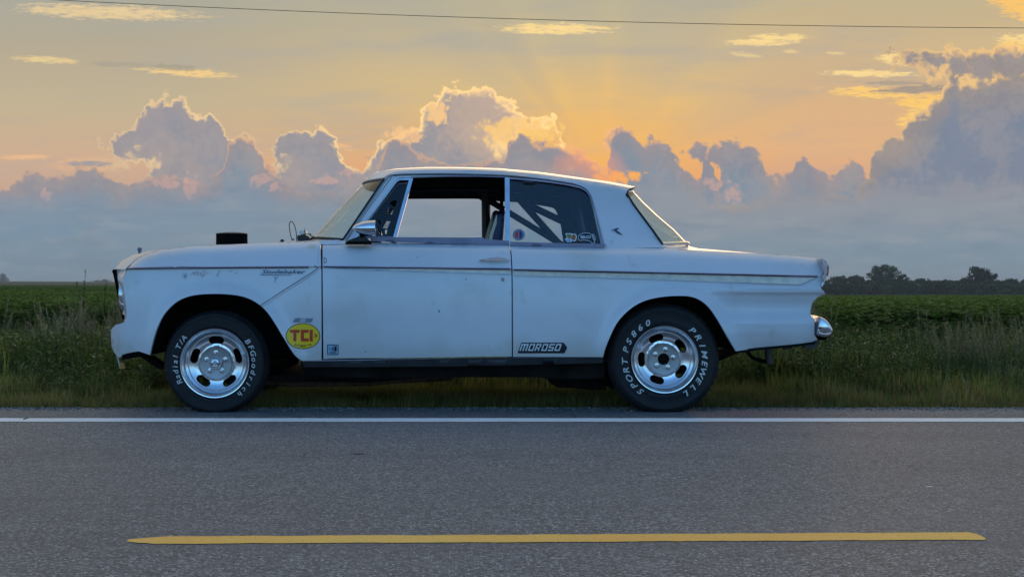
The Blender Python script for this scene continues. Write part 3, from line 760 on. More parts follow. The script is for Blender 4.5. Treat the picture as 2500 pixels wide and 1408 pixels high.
# open air cleaner standing out of the hood
ac = P(566, 597, .80); rr_ = .5*(605-528)/FPX*(DCAR+.80)
acl = lathe('air_cleaner', [(rr_*.96,-.03),(rr_*.98,-.005),(rr_*.99,.0),(rr_*.985,.062),(rr_*.99,.066),(rr_*.99,.071),(rr_*.6,.078),(0,.080)], 'filter_black', car, ac, 'Z', 72, rfun=lambda r, q, k: r*(.985 if (k % 2 and q in (2,3)) else 1), sharp=20)
lathe('lid', [(rr_*1.0,.070),(rr_*.99,.075),(rr_*.5,.083),(0,.084)], 'black_plastic', acl, ac, 'Z', 40)
lathe('scoop_ring', [(rr_*1.06,-.03),(rr_*1.05,-.006),(rr_*1.02,-.003)], PT, acl, ac, 'Z', 40)
# cowl clutter: cable loop, bracket, cap and wiper linkage
lp = spline([(713,586),(709,572),(706.5,556),(706.5,546),(710,541),(714,542.5),(719,551),(722.5,563),(724,577),(724,590)], 4)
tube('cable_loop', [P(x, y, .62) for x, y in lp], .0028, 'black_plastic', car)
tube('cable_stub', [P(713,585,.62), P(719,584,.62)], .005, 'black_plastic', car)
lathe('cowl_cap', [(.020,-.02),(.020,.004),(.013,.008),(.011,.018),(.005,.022),(0,.022)], 'black_plastic', car, P(689,592,.55), 'Z', 16)
wm = prism('wiper_motor', [(727,590),(725,580),(727,573),(733,575),(737,571),(742,569),(746,574),(753,577),(758,583),(762,588),(757,590)], .60, .68, 'black_plastic', car, bev=.002)
box('bracket', (P(732,0,.63)[0], .60, P(0,574,.63)[2]), (P(749,0,.63)[0], .66, P(0,563.5,.63)[2]), 'dull_chrome', wm, bev=.003)
tube('wiper_arm', [P(744,571,.6), P(744,558,.6)], .002, 'black_plastic', wm)
tube('wiper_link', [P(737,572,.58), P(752,570.5,.58), P(762,577,.58)], .004, 'tan_sill', wm)
tube('wiper_post', [P(756,570,.6), P(760,576,.6), P(766,577,.6), P(758,584,.6)], .005, 'black_plastic', wm)
tube('wiper_blade', [P(760,586.5,.5), P(800,586,.35), P(826,586.5,.22)], .004, 'black_plastic', car)

# --- mouldings
def strip(name, pts, w, mat, parent, F=FB, out=.008, dens=6):
    """half round moulding following the body: points are its centre line, w its half height in photo pixels"""
    pts = densify(pts, dens, False); V = []; Fc = []; n = len(pts); prof = [(-1,.001),(-.75,-.6),(-.3,-1),(.3,-1),(.75,-.6),(1,.001)]
    for i, (x, y) in enumerate(pts):
        e = w if not callable(w) else w(x)
        for a, b in prof: V.append(P(x, y+a*e, F(x, y+a*e)+b*out))
    m = len(prof)
    for i in range(n-1):
        for j in range(m-1): Fc.append((i*m+j, (i+1)*m+j, (i+1)*m+j+1, i*m+j+1))
    Fc += [tuple(range(m)), tuple(range((n-1)*m, n*m))]
    return mk(name, V, Fc, mat, parent, None, True, CAR, 70)
crF = lambda x, y: FB(x, min(y, it(x, CREASE)-.6))-.001
strip('side_moulding', [(312,653.5),(420,651.5),(428,653.2),(437,651),(500,651.8),(640,650.8),(755,650)], 1.7, 'satin_trim', fender, crF)
strip('moulding_shade_strip', [(309,656.6),(420,655),(500,654.4),(640,653.4),(753,652.8)], .9, 'dark_seal_and_shade', fender, crF, .003)  # dark strip laid in as the shade under the moulding
strip('side_moulding', [(790,649.5),(1246,655)], 1.7, 'satin_trim', door, crF)
strip('moulding_shade_strip', [(790,651.8),(1247,657.4)], 1.0, 'dark_seal_and_shade', door, crF, .003)
strip('side_moulding', [(1254,656.8),(1560,663.2),(1800,668.5),(1996,673)], 1.7, 'satin_trim', quarter, crF)
strip('moulding_shade_strip', [(1254,659.6),(1560,666),(1800,671.2),(1996,675.6)], 1.0, 'dark_seal_and_shade', quarter, crF, .003)
# widening spear below the crease: lower bright edge and ribbed cream insert
strip('spear_edge', [(793,653.8),(900,658.5),(1000,662),(1120,665.5),(1248,669.5)], 1.5, 'chrome', door, out=.010)
strip('spear_edge', [(1254,672.5),(1400,676),(1560,681),(1700,686),(1850,691.5),(1955,694.5),(1972,688),(1998,675.5)], 1.3, 'chrome', quarter, out=.010)
decal_polys('spear_insert', [[(950,656),(1248,659.2),(1248,668.2),(1120,664.2),(950,659)]], 'trim_insert', door, off=-.0025)
ins = [(1254,661.2),(1400,664.6),(1560,667.4),(1700,670.2),(1850,673.6),(1990,676.8),(1955,693.4),(1850,690.5),(1700,685),(1560,680),(1400,675),(1254,671.5)]
v2, tr, _ = triang(ins, (), 8); decal_mesh('spear_insert', v2, tr, 'trim_insert', quarter, off=-.003)
V = []; Fc = []
for x in np.arange(1256, 1940, 5.2):                       # pressed ribs of the insert
    a = it(x, [(1254,661.8),(1560,668),(1990,677)]); b = it(x, [(1254,671),(1560,679.5),(1850,690),(1990,694)])
    s = len(V); V += [P(x-.8, a, FB(x, a)-.0035), P(x, a, FB(x, a)-.007), P(x+.8, a, FB(x, a)-.0035), P(x-.8, b, FB(x, b)-.0035), P(x, b, FB(x, b)-.007), P(x+.8, b, FB(x, b)-.0035)]
    Fc += [(s, s+1, s+4, s+3), (s+1, s+2, s+5, s+4)]
o = mk('insert_ribs', V, Fc, 'trim_insert', quarter, base=CAR); tag(o, kind='stuff')
# diagonal pressed rib and rolled seam on the rear of the front fender
strip('fender_rib', [(640,746.5),(700,708),(742,682),(770,663),(778,655)], 2.2, PT, fender, out=.008)
strip('fender_rib_groove', [(636,745),(700,703.5),(742,677.5),(768,660.5),(777,652),(778.5,600)], 1.0, 'dark_seal_and_shade', fender, out=.0015)
decal_polys('trim_clip', [[(767,648.5),(772,649),(773,651.2),(767,651)]], 'black_plastic', fender)
for p in ([(789,629),(793,628.5),(797,633),(796.5,640),(792,642.5),(790.5,640)], ): decal_polys('rust_nick', stroke(p+[p[1]], 1.1), 'script_metal', door)
# window belt mouldings
bm_ = panel('belt_moulding', [(905,589),(905,579.5),(940,578.5),(1180,580),(1183,583.5),(1243,588),(1243,597.4),(1080,595)], 'satin_trim', door, F=lambda x, y: FG(x, 590)-.035+.002*(y-588), step=7, depth=.03)
panel('belt_moulding', spline([(1246,590),(1300,591.5),(1400,594),(1474,595.5),(1477.5,598),(1475,602.5),(1465,604.5),(1400,604)], 2, False)+[(1247,599.5)], 'satin_trim', quarter, F=lambda x, y: FG(x, 597)-.035+.002*(y-596), step=7, depth=.03)
# drip rail and opening trims
fg = lambda x, y: FG(x, y)
strip('drip_rail', spline([(842,588),(880,530),(920,471),(947,432.5),(965,426.5),(1000,424.5),(1100,424),(1234,428),(1316,436),(1380,445),(1405,450),(1427,459),(1440,473),(1448,494),(1462,545),(1475,596)], 3), 1.1, 'grey_trim', green, fg, .010)
strip('drip_rail_shadow', spline([(960,429.3),(1000,427.6),(1100,427),(1234,431),(1316,439),(1378,447.4),(1403,452.6),(1424,461.5),(1437,475),(1445,495),(1459,546),(1472,597)], 3), .8, 'dark_seal_and_shade', green, fg, .004)  # dark strip standing in for the shade under the drip rail
strip('opening_trim', [(1003,431.8),(1100,430),(1170,430.2),(1232,432.2)], 1.5, 'satin_trim', green, fg, .006)
strip('opening_trim', spline([(1244,435.4),(1300,439.6),(1360,447),(1404,455),(1424,461.8),(1437,474),(1446,495),(1458,546),(1469.5,596)], 3), 2.6, 'satin_trim', green, fg, .010)
strip('pillar_seam', [(846,588),(900,509),(957,431)], .9, 'dark_seal_and_shade', green, fg, .004)
panel('window_post', [(1232.5,434),(1244,435),(1245,598),(1233.5,597)], 'chrome', door, F=lambda x, y: FG(x, y)-.006, step=6, depth=.03)
# vent window: frame, film with cut-outs, divider bar
gv = lambda x, y: FG(x, y)+.004
vf = panel('vent_window_frame', [(850,586),(960,436.5),(1008,434.3),(1007.5,440),(976,440.5),(968,447),(899,541),(878,572),(876,580),(957,580),(957,588),(850,589)], 'chrome', door, F=lambda x, y: FG(x, y)+.002, step=6, depth=.02)
panel('vent_divider', [(998.5,439),(1007.5,439),(966,588),(957,588)], 'chrome', door, F=lambda x, y: FG(x, y)-.004, step=6, depth=.02)
strip('vent_seal', [(874,578),(902,534),(970,444),(978,441),(998,441)], 1.5, 'dark_seal_and_shade', door, gv, .006)
strip('vent_inner_bead', [(907,531.5),(930,503),(965,457),(973,448.5),(995,447)], 1.0, 'dull_chrome', door, gv, .007)
strip('vent_seal', [(998.5,441),(958,580)], 1.0, 'dark_seal_and_shade', door, gv, .006)
def stripes(q, n, duty=.55):
    (ax, ay), (bx, by), (cx_, cy_), (dx_, dy_) = q; out = []
    for i in range(n):
        t0, t1 = i/n, (i+duty)/n
        out.append([(ax+(dx_-ax)*t0, ay+(dy_-ay)*t0), (bx+(cx_-bx)*t0, by+(cy_-by)*t0), (bx+(cx_-bx)*t1, by+(cy_-by)*t1), (ax+(dx_-ax)*t1, ay+(dy_-ay)*t1)])
    return out
cut = [[(951,497),(956,491.5),(962,489),(968,489),(967.8,498),(962.5,508),(958,502)]] + stripes([(949,506),(961,510),(956.5,524.5),(946,525)], 4) + stripes([(944,540),(953,541),(945,559),(934,557.5)], 6) \
    + [[(921,538),(927,538.5),(930,543),(928.5,549),(925,545)], [(919,552),(922,552),(926,560),(922,562)], [(923.7,563.6),(931,564.5),(934.5,574.5),(927,574.5)], [(940,561),(946,562),(943,572),(941,571)]]
panel('vent_window', [(875,579),(906,532.5),(972,447.5),(998,447.5),(960,579)], 'dark_glass', door, F=gv, holes=cut, step=6, depth=.003, inner='dark_glass')
panel('vent_sill', [(876,576.5),(958,576.5),(957.5,581),(876,581)], 'grey_trim', door, F=gv, step=6, depth=.02, off=-.004)
# quarter window
qw = panel('quarter_window', [(x+.0, y) for x, y in h2], 'plexiglass', car, F=lambda x, y: FG(x, y)+.008, step=14, depth=.004, inner='plexiglass')
mirror(qw, car)
# door handle and lock
dh = prism('door_handle', spline([(1170,636),(1176,633),(1200,629.5),(1221,628),(1240,632),(1243,636),(1238,640.5),(1218,641.5),(1190,640),(1176,638.5)], 3, True), FB(1210, 634)-.014, FB(1210, 634)+.012, 'dull_chrome', door, bev=.003)
prism('grip', spline([(1174,634.5),(1190,630.5),(1219,627.4),(1223,631.5),(1234,631),(1232,634),(1218,636),(1186,636.2)], 3, True), FB(1210, 634)-.034, FB(1210, 634)-.020, 'chrome', dh if False else door, bev=.003)
lathe('door_lock', [(0,-.006),(.007,-.006),(.0085,-.004),(.0125,-.004),(.014,.002)], 'chrome', door, P(1227.5,682.5,FB(1227,682)), 'Y', 24)
prism('keyhole', [(1226.8,680.5),(1228.4,680.5),(1228.4,685),(1226.8,685)], FB(1227,682)-.0075, FB(1227,682), 'dark_seal_and_shade', door)
# gap where the door hangs low over a tan sill
strip('sill_plate', [(800,874.5),(1000,873.6),(1238,870.6)], lambda x: .5+1.3*(x-800)/440, 'tan_sill', door, out=.004)
# rocker, chrome edge, frame rails and floor
rk = panel('rocker_panel', [(737,881.5),(785,880),(1250,873),(1472,872),(1472,886),(1300,890),(1100,894),(900,895.5),(742,896)], 'rocker_grey', car, F=lambda x, y: .035+.002*(y-880), step=10, depth=.05)
strip('rocker_edge', [(738,880.5),(1000,876.5),(1250,873.2),(1472,872.2)], 1.5, 'satin_trim', rk, F=lambda x, y: .035, out=.004)
mirror(rk, car)
# mirror on its pedestal
mp = prism('mirror_base', [(842,596),(846,588),(862,582),(880,575),(890,575),(898,584),(906,589),(906,596)], .045, .075, 'black_plastic', door, bev=.006)
prism('mirror_foot', [(843,589.5),(906,589.5),(906,596),(843,596)], .02, .085, 'matt_black', door, bev=.003)
mc = Vector(P(860, 557.5, .03)); L = (917-860)/FPX*(DCAR+.03); R = .052
prof = [(0,0)] + [(R*math.sin(min(1, t**.62*1.0)*math.pi/2*.96), L*t) for t in (.02,.06,.12,.2,.3,.42,.56,.7,.85,.96)] + [(R*.985, L), (R*.90, L+.001)]
sm = lathe('side_mirror', prof, 'chrome', door, mc, 'X', 40)
lathe('mirror_glass', [(R*.90, L-.002),(0, L-.002)], 'chrome', door, mc, 'X', 32)
tube('mirror_stem', [P(885,576,.05), P(883,570,.04)], .016, 'matt_black', door)

# --- emblem script, ink scrawl, stickers
decal_text('script_emblem', 'Studebaker', 690, 663, 9.6, 'script_metal', fender, bold=.012, shear=.35, width=108, off=-.005)
decal_polys('script_underline', [[(635,670.2),(711,670.8),(711,672),(635,671.6)]], 'script_metal', fender, off=-.005)
o = decal_polys('star_scribble', stroke([(671,673),(674,692)], .8)+stroke([(667,675),(680,680)], .8)+stroke([(679,672),(668,688)], .8), 'sticker_grey', fender)
decal_polys('star_scribble', stroke([(446,668),(457,678)], .8)+stroke([(457,667),(447,680)], .8)+stroke([(444,673),(460,673)], .8)+stroke([(452,665),(452,682)], .8), 'sticker_grey', fender)
ink = []
for p in ([(466,672),(473,663),(474,671),(481,662),(481,672)], [(486,663),(484,673)], [(496,663),(490,667),(490,673),(497,670),(493,678)], [(501,660),(499,672)], [(537,660),(529,673),(534,672)], [(560,664),(567,660)], [(575,668),(581,664)], [(505,668),(509,665)]):
    decal_polys('ink_stroke', stroke(p, 1.0), 'faded_red_ink', fender)
# oval yellow sticker
sk = decal_polys('oval_sticker', disc2(739.7, 820, 42, 31.6), 'sticker_green_black', fender)
decal_polys('oval_field', disc2(739.7, 820, 40.2, 29.8), 'sticker_yellow', fender, off=-.003)
def rects(L, sx=1, sy=1, ox=0, oy=0): return [[(ox+a*sx, oy+b*sy), (ox+c*sx, oy+b*sy), (ox+c*sx, oy+d*sy), (ox+a*sx, oy+d*sy)] for a, b, c, d in L]
decal_polys('oval_letters', rects([(708,804.5,731.5,812),(716,812,723.7,833),(734.5,804.5,753.5,812),(734.5,812,742,825.5),(734.5,825.5,753.5,833),(755.8,804.5,763.6,833)]), 'sticker_red', fender, off=-.004)
decal_polys('oval_arrow', [[(766.5,814.5),(769.5,814.5),(772,818.5),(769.6,818.5)], [(766.5,823),(769.6,818.5),(772,818.5),(769.5,823)], [(770,814.5),(773,814.5),(775.6,818.5),(772.8,818.5)], [(770,823),(772.8,818.5),(775.6,818.5),(773,823)]], 'sticker_orange', fender, off=-.004)
VV = []; FF = []
s_ = 'AUTOMOTIVE'
for i, ch in enumerate(s_):
    t = (i-(len(s_)-1)/2)/len(s_); cx_, cy_ = 739.7+t*42, 844.4-t*t*22*.9; rot = -t*.55
    v, f = text_verts(ch, .02); k = 5.0/.72; b0 = len(VV)
    for x, y in v:
        a, b = x*k, (y-.35)*k; VV.append((cx_+a*math.cos(rot)-b*math.sin(rot)*-1, cy_-(b*math.cos(rot)-a*math.sin(rot)*-1)))
    FF += [tuple(q+b0 for q in g) for g in f]
decal_mesh('oval_small_text', VV, FF, 'sticker_black', fender, off=-.004)
decal_polys('silver_tag', [[(714,786.5),(721,776),(766,777.2),(760,786.8)]], 'sticker_grey', fender)
decal_polys('silver_tag_centre', [[(731,786),(735,777),(748,777.5),(744,786.4)]], 'sticker_pale', fender, off=-.003)
# small square sticker on the door: a figure with a box in a rounded frame
def rrect(x0, y0, x1, y1, r, n=4):
    o = []
    for cx_, cy_, a in ((x1-r, y0+r, -90), (x1-r, y1-r, 0), (x0+r, y1-r, 90), (x0+r, y0+r, 180)):
        for i in range(n+1): t = math.radians(a+90*i/n); o.append((cx_+r*math.cos(t), cy_+r*math.sin(t)))
    return o
decal_polys('square_sticker', [rrect(798.5,840.5,826.5,866,3.5)], 'sticker_black', door)
decal_polys('square_sticker_field', [rrect(800.3,842.3,824.8,864,2.4)], 'sticker_lightblue', door, off=-.003)
decal_polys('square_sticker_figure', rects([(816,845,822,857)])+stroke([(814,841),(813,847),(811,851)], 1.4)+stroke([(804,851),(811,850.5),(816,851)], 1.3)+stroke([(812,851),(810,857)], 1.2)+stroke([(813,851),(814,857)], 1.2)+stroke([(804,849),(804,853)], 1), 'sticker_black', door, off=-.004)
decal_text('square_sticker_text', 'GASSERS', 812, 860.5, 3.2, 'sticker_black', door, off=-.004, bold=.03, width=17) if False else decal_polys('square_sticker_text', rects([(805,859,807,862),(807.6,859,809,862),(810,858.6,812,862),(813,859,815,862),(816,858.6,818,862),(818.6,859,820.4,862)]), 'sticker_black', door, off=-.004)
# slanted block letter sticker
def sl(x, y): return x + (861-y)*.36
bk = [(1264,861),(1264.5,858),(1273,836),(1376,836),(1385,848),(1378,862),(1266,862)]
decal_polys('block_sticker', [bk], 'sticker_black', quarter, off=-.002)
LET = {'M': [(0,0,1,.2),(0,.2,.2,1),(.4,.2,.6,1),(.8,.2,1,1)], 'O': [(0,0,1,.2),(0,.8,1,1),(0,.2,.24,.8),(.76,.2,1,.8)], 'R': [(0,0,.95,.2),(0,.2,.24,1),(.72,.2,.95,.5),(.24,.5,.8,.66),(.6,.66,.84,1)], 'S': [(0,0,1,.2),(0,.2,.24,.45),(0,.42,1,.6),(.76,.6,1,.8),(0,.8,1,1)]}
pol = []
x = 1267.5
for ch, w in (('M',17.5),('O',13),('R',13),('O',13),('S',13),('O',13)):
    for a, b, c, d in LET[ch]:
        q = []
        for u_, v_ in ((a,b),(c,b),(c,d),(a,d)):
            yy = 839+v_*17.2; q.append((sl(x+u_*w, yy)-1.5, yy))
        pol.append(q)
    x += w+3.1
decal_polys('block_sticker_letters', pol, 'sticker_white', quarter, off=-.003)
# window stickers
gq = lambda x, y: FG(x, y)+.008
decal_polys('round_sticker', disc2(1266.5,573,14.5,14), 'sticker_lightblue', car, F=gq)
rs = bpy.data.objects['round_sticker']
decal_polys('round_sticker_ring', ring2(1266.5,573,14.5,14,13.2,12.7)+ring2(1266.5,573,10.6,10.2,9.6,9.2), 'sticker_blue', rs, F=gq, off=-.003)
decal_polys('round_sticker_left', [[(1266,564),(1266,582.5),(1260,580.5),(1257,573),(1260,566)]], 'sticker_red', rs, F=gq, off=-.0035)
decal_polys('round_sticker_right', [[(1267.5,564),(1273,566),(1276,573),(1273,580.5),(1267.5,582.5)]], 'sticker_blue', rs, F=gq, off=-.0035)
for t in range(16):
    a = 2*math.pi*t/16; 
    if t == 0: dots = []
    dots += rects([(1266.5+12*math.cos(a)-.6, 573+11.6*math.sin(a)-.6, 1266.5+12*math.cos(a)+.6, 573+11.6*math.sin(a)+.6)])
decal_polys('round_sticker_rim_letters', dots, 'sticker_red', rs, F=gq, off=-.0035)
ms = [(1380,569.5),(1395,569.5),(1398,571),(1404,570),(1407,573),(1408.5,578),(1406,588),(1402,589.5),(1396,587),(1396.5,591),(1384,591),(1379,583),(1384,580)]
st_ = decal_polys('map_sticker', [ms], 'sticker_white', car, F=gq)
decal_polys('map_sticker_green', [[(1382.5,571.5),(1394,571.5),(1396,578),(1390,583),(1385,580)]], 'sticker_olive', st_, F=gq, off=-.003)
decal_polys('map_sticker_orange', [[(1397,573),(1404,572),(1406,578),(1404,586.5),(1399,586),(1393,582),(1396,578)]], 'sticker_orange', st_, F=gq, off=-.003)
decal_polys('map_sticker_blue', [[(1381,584),(1387,582.5),(1394.5,584.5),(1395,590),(1385,590)]], 'sticker_lightblue', st_, F=gq, off=-.0035)
def ribbon(pts, w): 
    return stroke(pts+[pts[0]], w)
foot = spline([(1412,582),(1413,576),(1420,570.5),(1430,568.6),(1440,570),(1445.5,575),(1447,580),(1452,591),(1446,594),(1440,588.5),(1430,586),(1422,585.6),(1416,587.5)], 3, True)
fs = decal_polys('foot_sticker', [foot], 'sticker_black', car, F=gq)
decal_polys('foot_sticker_outline', ribbon(foot, 1.3)+ring2(1448,573.5,2.6,2.2,1.6,1.3,14)+ring2(1451,578.5,3,2.3,2,1.3,14)+ring2(1452,584,3,2.3,2,1.3,14), 'sticker_white', fs, F=gq, off=-.003)
decal_text('foot_sticker_text', 'EELCO', 1430, 578.5, 6.2, 'sticker_white', fs, F=gq, off=-.003, bold=.04, width=25)
# bird shaped roof pillar badge
decal_polys('pillar_badge', [[(1490,563),(1505,556.5),(1512.5,557),(1505,562)], [(1498,561.5),(1506,562),(1521.5,574),(1508,570)]], 'script_metal', car, F=FG, off=-.006)
# small spots of rust and chips on the door, as in life
for q in ([(1071,757),(1074,757),(1073.5,762),(1070.5,763)], [(1019,625),(1020,625),(1020,630),(1019,630)], [(891,857),(894,857),(894,859),(891,859)]): decal_polys('paint_chip', [q], 'script_metal', door)

# --- wheel wells, dark backing of the seams, floor
def well(A, y0, y1, nm):
    pts = [P(x, y, .02) for x, y in A]; V = []; Fc = []
    cx_ = sum(p[0] for p in pts)/len(pts)
    for x, _, z in pts: V += [(x, y0, z), (x, y1, z)]
    n = len(pts)
    for i in range(n-1): Fc.append((2*i, 2*i+1, 2*i+3, 2*i+2))
    Fc.append(tuple(range(1, 2*n, 2)))
    V = [(x, y, z) for x, y, z in V]
    return mk(nm, V, Fc, 'matt_black', car, None, False, CAR)
wf = well(ARCH_F[1:-1], .045, .50, 'wheel_well'); wr = well(ARCH_R[2:], .06, .50, 'wheel_well')
for o in (wf, wr): mirror(o, car)
inn = [(312,700),(320,665),(780,662),(1990,690),(1975,760),(1980,820),(1800,845)]+[(x, y-2) for x, y in ARCH_R[::-1]]+[(1472,872),(742,878)]+[(x, y-2) for x, y in ARCH_F[::-1]]+[(366,852),(320,850)]
o = panel('seam_backing', inn, 'matt_black', car, F=lambda x, y: FB(x, y)+.055, step=26, depth=.004); mirror(o, car)  # unseen dark sheet added behind the panels to stop light leaking through the gaps
ug = prism('underbody', [(735,892),(745,916),(800,920),(850,922),(1010,921),(1300,920.5),(1345,924),(1440,924),(1476,921),(1476,880),(1476,860),(735,860)], .14, 1.66, 'underbody_black', car)
prism('floor_bulge', [(650,928),(700,930),(900,934),(965,927),(1005,918),(700,915),(650,915)], .35, 1.4, 'underbody_black', car)
prism('fuel_tank', [(1340,922),(1345,936),(1362,946),(1395,947),(1440,951),(1480,951),(1480,920)], .45, 1.3, 'underbody_black', car)
box('spring_hanger', (P(1395,0,.4)[0], .40, .17), (P(1412,0,.4)[0], .46, .27), 'underbody_black', car)
tube('exhaust_pipe', [P(640,921,.55), P(655,932,.5), P(700,936,.5), P(800,936,.5), P(900,934,.5), P(960,928,.5), P(1100,921,.6)], .022, 'rusty_steel', car, 10)
tube('exhaust_pipe', [P(700,880,.5), P(640,885,.5)], .02, 'underbody_black', car, 10)
prism('rear_frame', [(1476,940),(1480,900),(1510,880),(1800,862),(1990,835),(1992,838),(1900,846),(1830,856),(1800,862),(1700,905)], .6, 1.2, 'underbody_black', car)
prism('valance_edge', [(1797,855),(1850,848),(1930,841),(1990,834),(1990,840),(1930,847),(1850,854.5),(1799,862)], .05, .09, 'underbody_black', car)
tube('tow_hook', [P(1874,850,.3), P(1876,872,.3), P(1879,886,.3)], .020, 'rocker_grey', car)
tube('tail_pipe', [P(1820,852,.6), P(1836,872,.6), P(1850,878,.5), P(1876,884,.35)], .012, 'underbody_black', car)
prism('bumper_bracket', [(1960,840),(1985,833),(2001,833),(1996,845),(1985,852),(1962,850)], .12, .16, 'rocker_grey', car, bev=.004)
prism('bumper_bracket', [(1912,846),(1934,843),(1934,853),(1916,854)], .2, .24, 'rocker_grey', car, bev=.004)
prism('front_apron', [(299,866),(318,861),(339,858),(366,856),(369,866),(340,871),(310,876),(297,878)], .06, 1.74, 'matt_black', car)
prism('front_brace', [(340,868),(352,866),(395,893),(394,902),(384,899)], .30, .36, 'underbody_black', car)
prism('front_brace', [(362,868),(372,867),(398,885),(398,891)], .40, .44, 'underbody_black', car)
prism('plate_bracket', [(284,868),(288,868),(295,899),(292,899)], .50, .52, 'dull_chrome', car)
prism('licence_plate', [(291,886),(302,885),(305.5,899),(293,900)], .49, .51, 'amber_plate', car, bev=.002)
tube('rear_axle', [(P(1622,0,.2)[0], .3, .33), (P(1622,0,.2)[0], 1.5, .33)], .05, 'underbody_black', car)
lathe('differential', [(.0,-.14),(.08,-.12),(.13,0),(.08,.12),(0,.14)], 'underbody_black', car, (P(1622,0,.2)[0], .9, .33), 'Y', 20)
tube('front_axle', [(P(524.5,0,.2)[0], .3, .27), (P(524.5,0,.2)[0], 1.5, .27)], .035, 'underbody_black', car)
prism('engine_block', [(420,760),(700,760),(700,900),(560,905),(430,880)], .6, 1.2, 'matt_black', car)

# --- tail lamp and rear bumper
tl = [(2003,630.8),(2009,631.5),(2019,638),(2021.5,642),(2021,658),(2019,676),(2014,691),(2007,702),(2004,698.5),(2009,688),(2009.5,672),(2006.5,647)]
t_ = prism('tail_light', tl, .06, .34, 'chrome', car, bev=.005)
prism('tail_lens', [(2021,645),(2024,650),(2023.5,665),(2021,675),(2019,668),(2020,650)], .11, .30, 'red_lens', t_, bev=.003)
tm = t_.copy(); C.objects.link(tm); tm.scale = (1,-1,1); tl2 = bpy.data.objects['tail_lens'].copy(); C.objects.link(tl2); tl2.parent = tm
bp_ = spline([(1990,815),(1990.5,803),(1993,786),(1997,774.5),(2000,772.5),(2008,775.5),(2017,783.5),(2025,795),(2030,806.5),(2028,813),(2023,820),(2012,823.5),(1999,822)], 3, True)
V = []; Fc = []; nb = len(bp_); sts = [(.015,.78),(.03,.93),(.06,.98),(.11,1),(.4,1.04),(.9,1.06),(1.4,1.04),(1.69,1),(1.74,.98),(1.77,.93),(1.785,.78)]
cxb, czb = P(1998, 800, .1)[0], P(1998, 800, .1)[2]
for y, s in sts:
    for px, py in bp_:
        x, _, z = P(px, py, .08); V.append((cxb+(x-cxb)*s+(.05 if .3 < y < 1.5 else 0), y, czb+(z-czb)*min(1, s)))
for i in range(len(sts)-1):
    for j in range(nb): Fc.append((i*nb+j, i*nb+(j+1) % nb, (i+1)*nb+(j+1) % nb, (i+1)*nb+j))
Fc += [tuple(range(nb)), tuple(range((len(sts)-1)*nb, len(sts)*nb))]
rb = mk('rear_bumper', V, Fc, 'chrome', car, None, True, CAR)
bmx = bmesh.new(); bmx.from_mesh(rb.data); bmesh.ops.recalc_face_normals(bmx, faces=bmx.faces); bmx.to_mesh(rb.data); bmx.free()
tube('bumper_bolt', [P(2000,801,.08), P(2000,801,.0)], .006, 'dark_seal_and_shade', rb)
prism('bumper_underside', [(1999,822),(2022,821),(2017,829),(2001,830)], .1, 1.7, 'matt_black', rb)

# --- cabin: far side trim, cage, seats, dash
yt = 1.52
it_o = [(900,640),(900,540),(940,480),(975,446),(1100,441),(1300,446),(1390,458),(1430,500),(1500,640)]
hA = [(930,640),(930,520),(950,485.5)]+spline([(960,485.2),(1100,484.6),(1160,484.8),(1171,486.5),(1176.5,492),(1178.5,500)], 3)+[(1178,640)]
hB = [(1197,640),(1197,492),(1210,490.2),(1263,493),(1307,499)]+spline([(1307,499),(1345,505.5),(1356,511.5),(1363,526),(1370,550)], 3)[1:]+[(1384,640)]
panel('cabin_side_trim', it_o, 'interior_dark', car, F=lambda x, y: yt, holes=[hA, hB], step=20, depth=.04)
def cage(a, b, r, Y0=1.42, Y1=1.42): return tube('roll_cage_tube', [P(a[0], a[1], Y0), P(b[0], b[1], Y1)], r/FPX*(DCAR+Y0), 'cage_black', car, 12)
cage((1185,470), (1187,640), 10); cage((1180,481), (1380,602.5), 7.6); cage((1262,480), (1412,648), 8.5); cage((1272,492), (1400,553), 8.6)
cage((1183,470), (1190,640), 9, .42, .42) if False else None
cage((1400,470), (1430,640), 14); cage((1180,476), (1440,490), 9)
box('parcel_shelf', (P(1390,0,1)[0], .2, .95), (P(1620,0,1)[0], 1.6, .99), 'interior_dark', car)
box('rear_bulkhead', (P(1400,0,1)[0], .2, .4), (P(1404,0,1)[0]+.02, 1.6, 1.06), 'interior_dark', car)
box('floor_pan', (-1.0, .12, .30), (1.0, 1.68, .33), 'interior_dark', car)
box('dashboard', (P(838,0,.3)[0], .16, .85), (P(905,0,.3)[0]+.08, 1.64, 1.055), 'interior_dark', car, bev=.03)
box('firewall', (P(800,0,.3)[0], .12, .35), (P(806,0,.3)[0], 1.68, 1.0), 'interior_dark', car)
def seat(Y0, dxp, k):
    """bucket seat: cream-edged back and cushion"""
    q = lambda x, y: (dxp+x*k, y)
    s = prism('bucket_seat', [q(a, b) for a, b in spline([(1186,600),(1196,572),(1205,545),(1213,524),(1219,515),(1228,516),(1232,530),(1229,570),(1226,610)], 3)]+[q(1186,640)], Y0, Y0+.46, 'blue_vinyl', car, bev=.02)
    prism('seat_piping', [q(1184,612),q(1193,585),q(1202,555),q(1211.5,524),q(1214,523),q(1213,545),q(1205,575),q(1198,612)], Y0-.004, Y0+.03, 'cream_vinyl', s, bev=.004)
    box('cushion', (P(dxp+1150*k,0,Y0)[0]-.2, Y0, .45), (P(dxp+1215*k,0,Y0)[0], Y0+.46, .60), 'interior_dark', s, bev=.04)
seat(.30, 0, 1.); seat(1.02, 62, .94)
lathe('steering_wheel', [(.175,-.012),(.187,0),(.175,.012),(.163,0),(.175,-.012)], 'black_plastic', car, (P(960,0,.4)[0], .48, .98), 'X', 32)

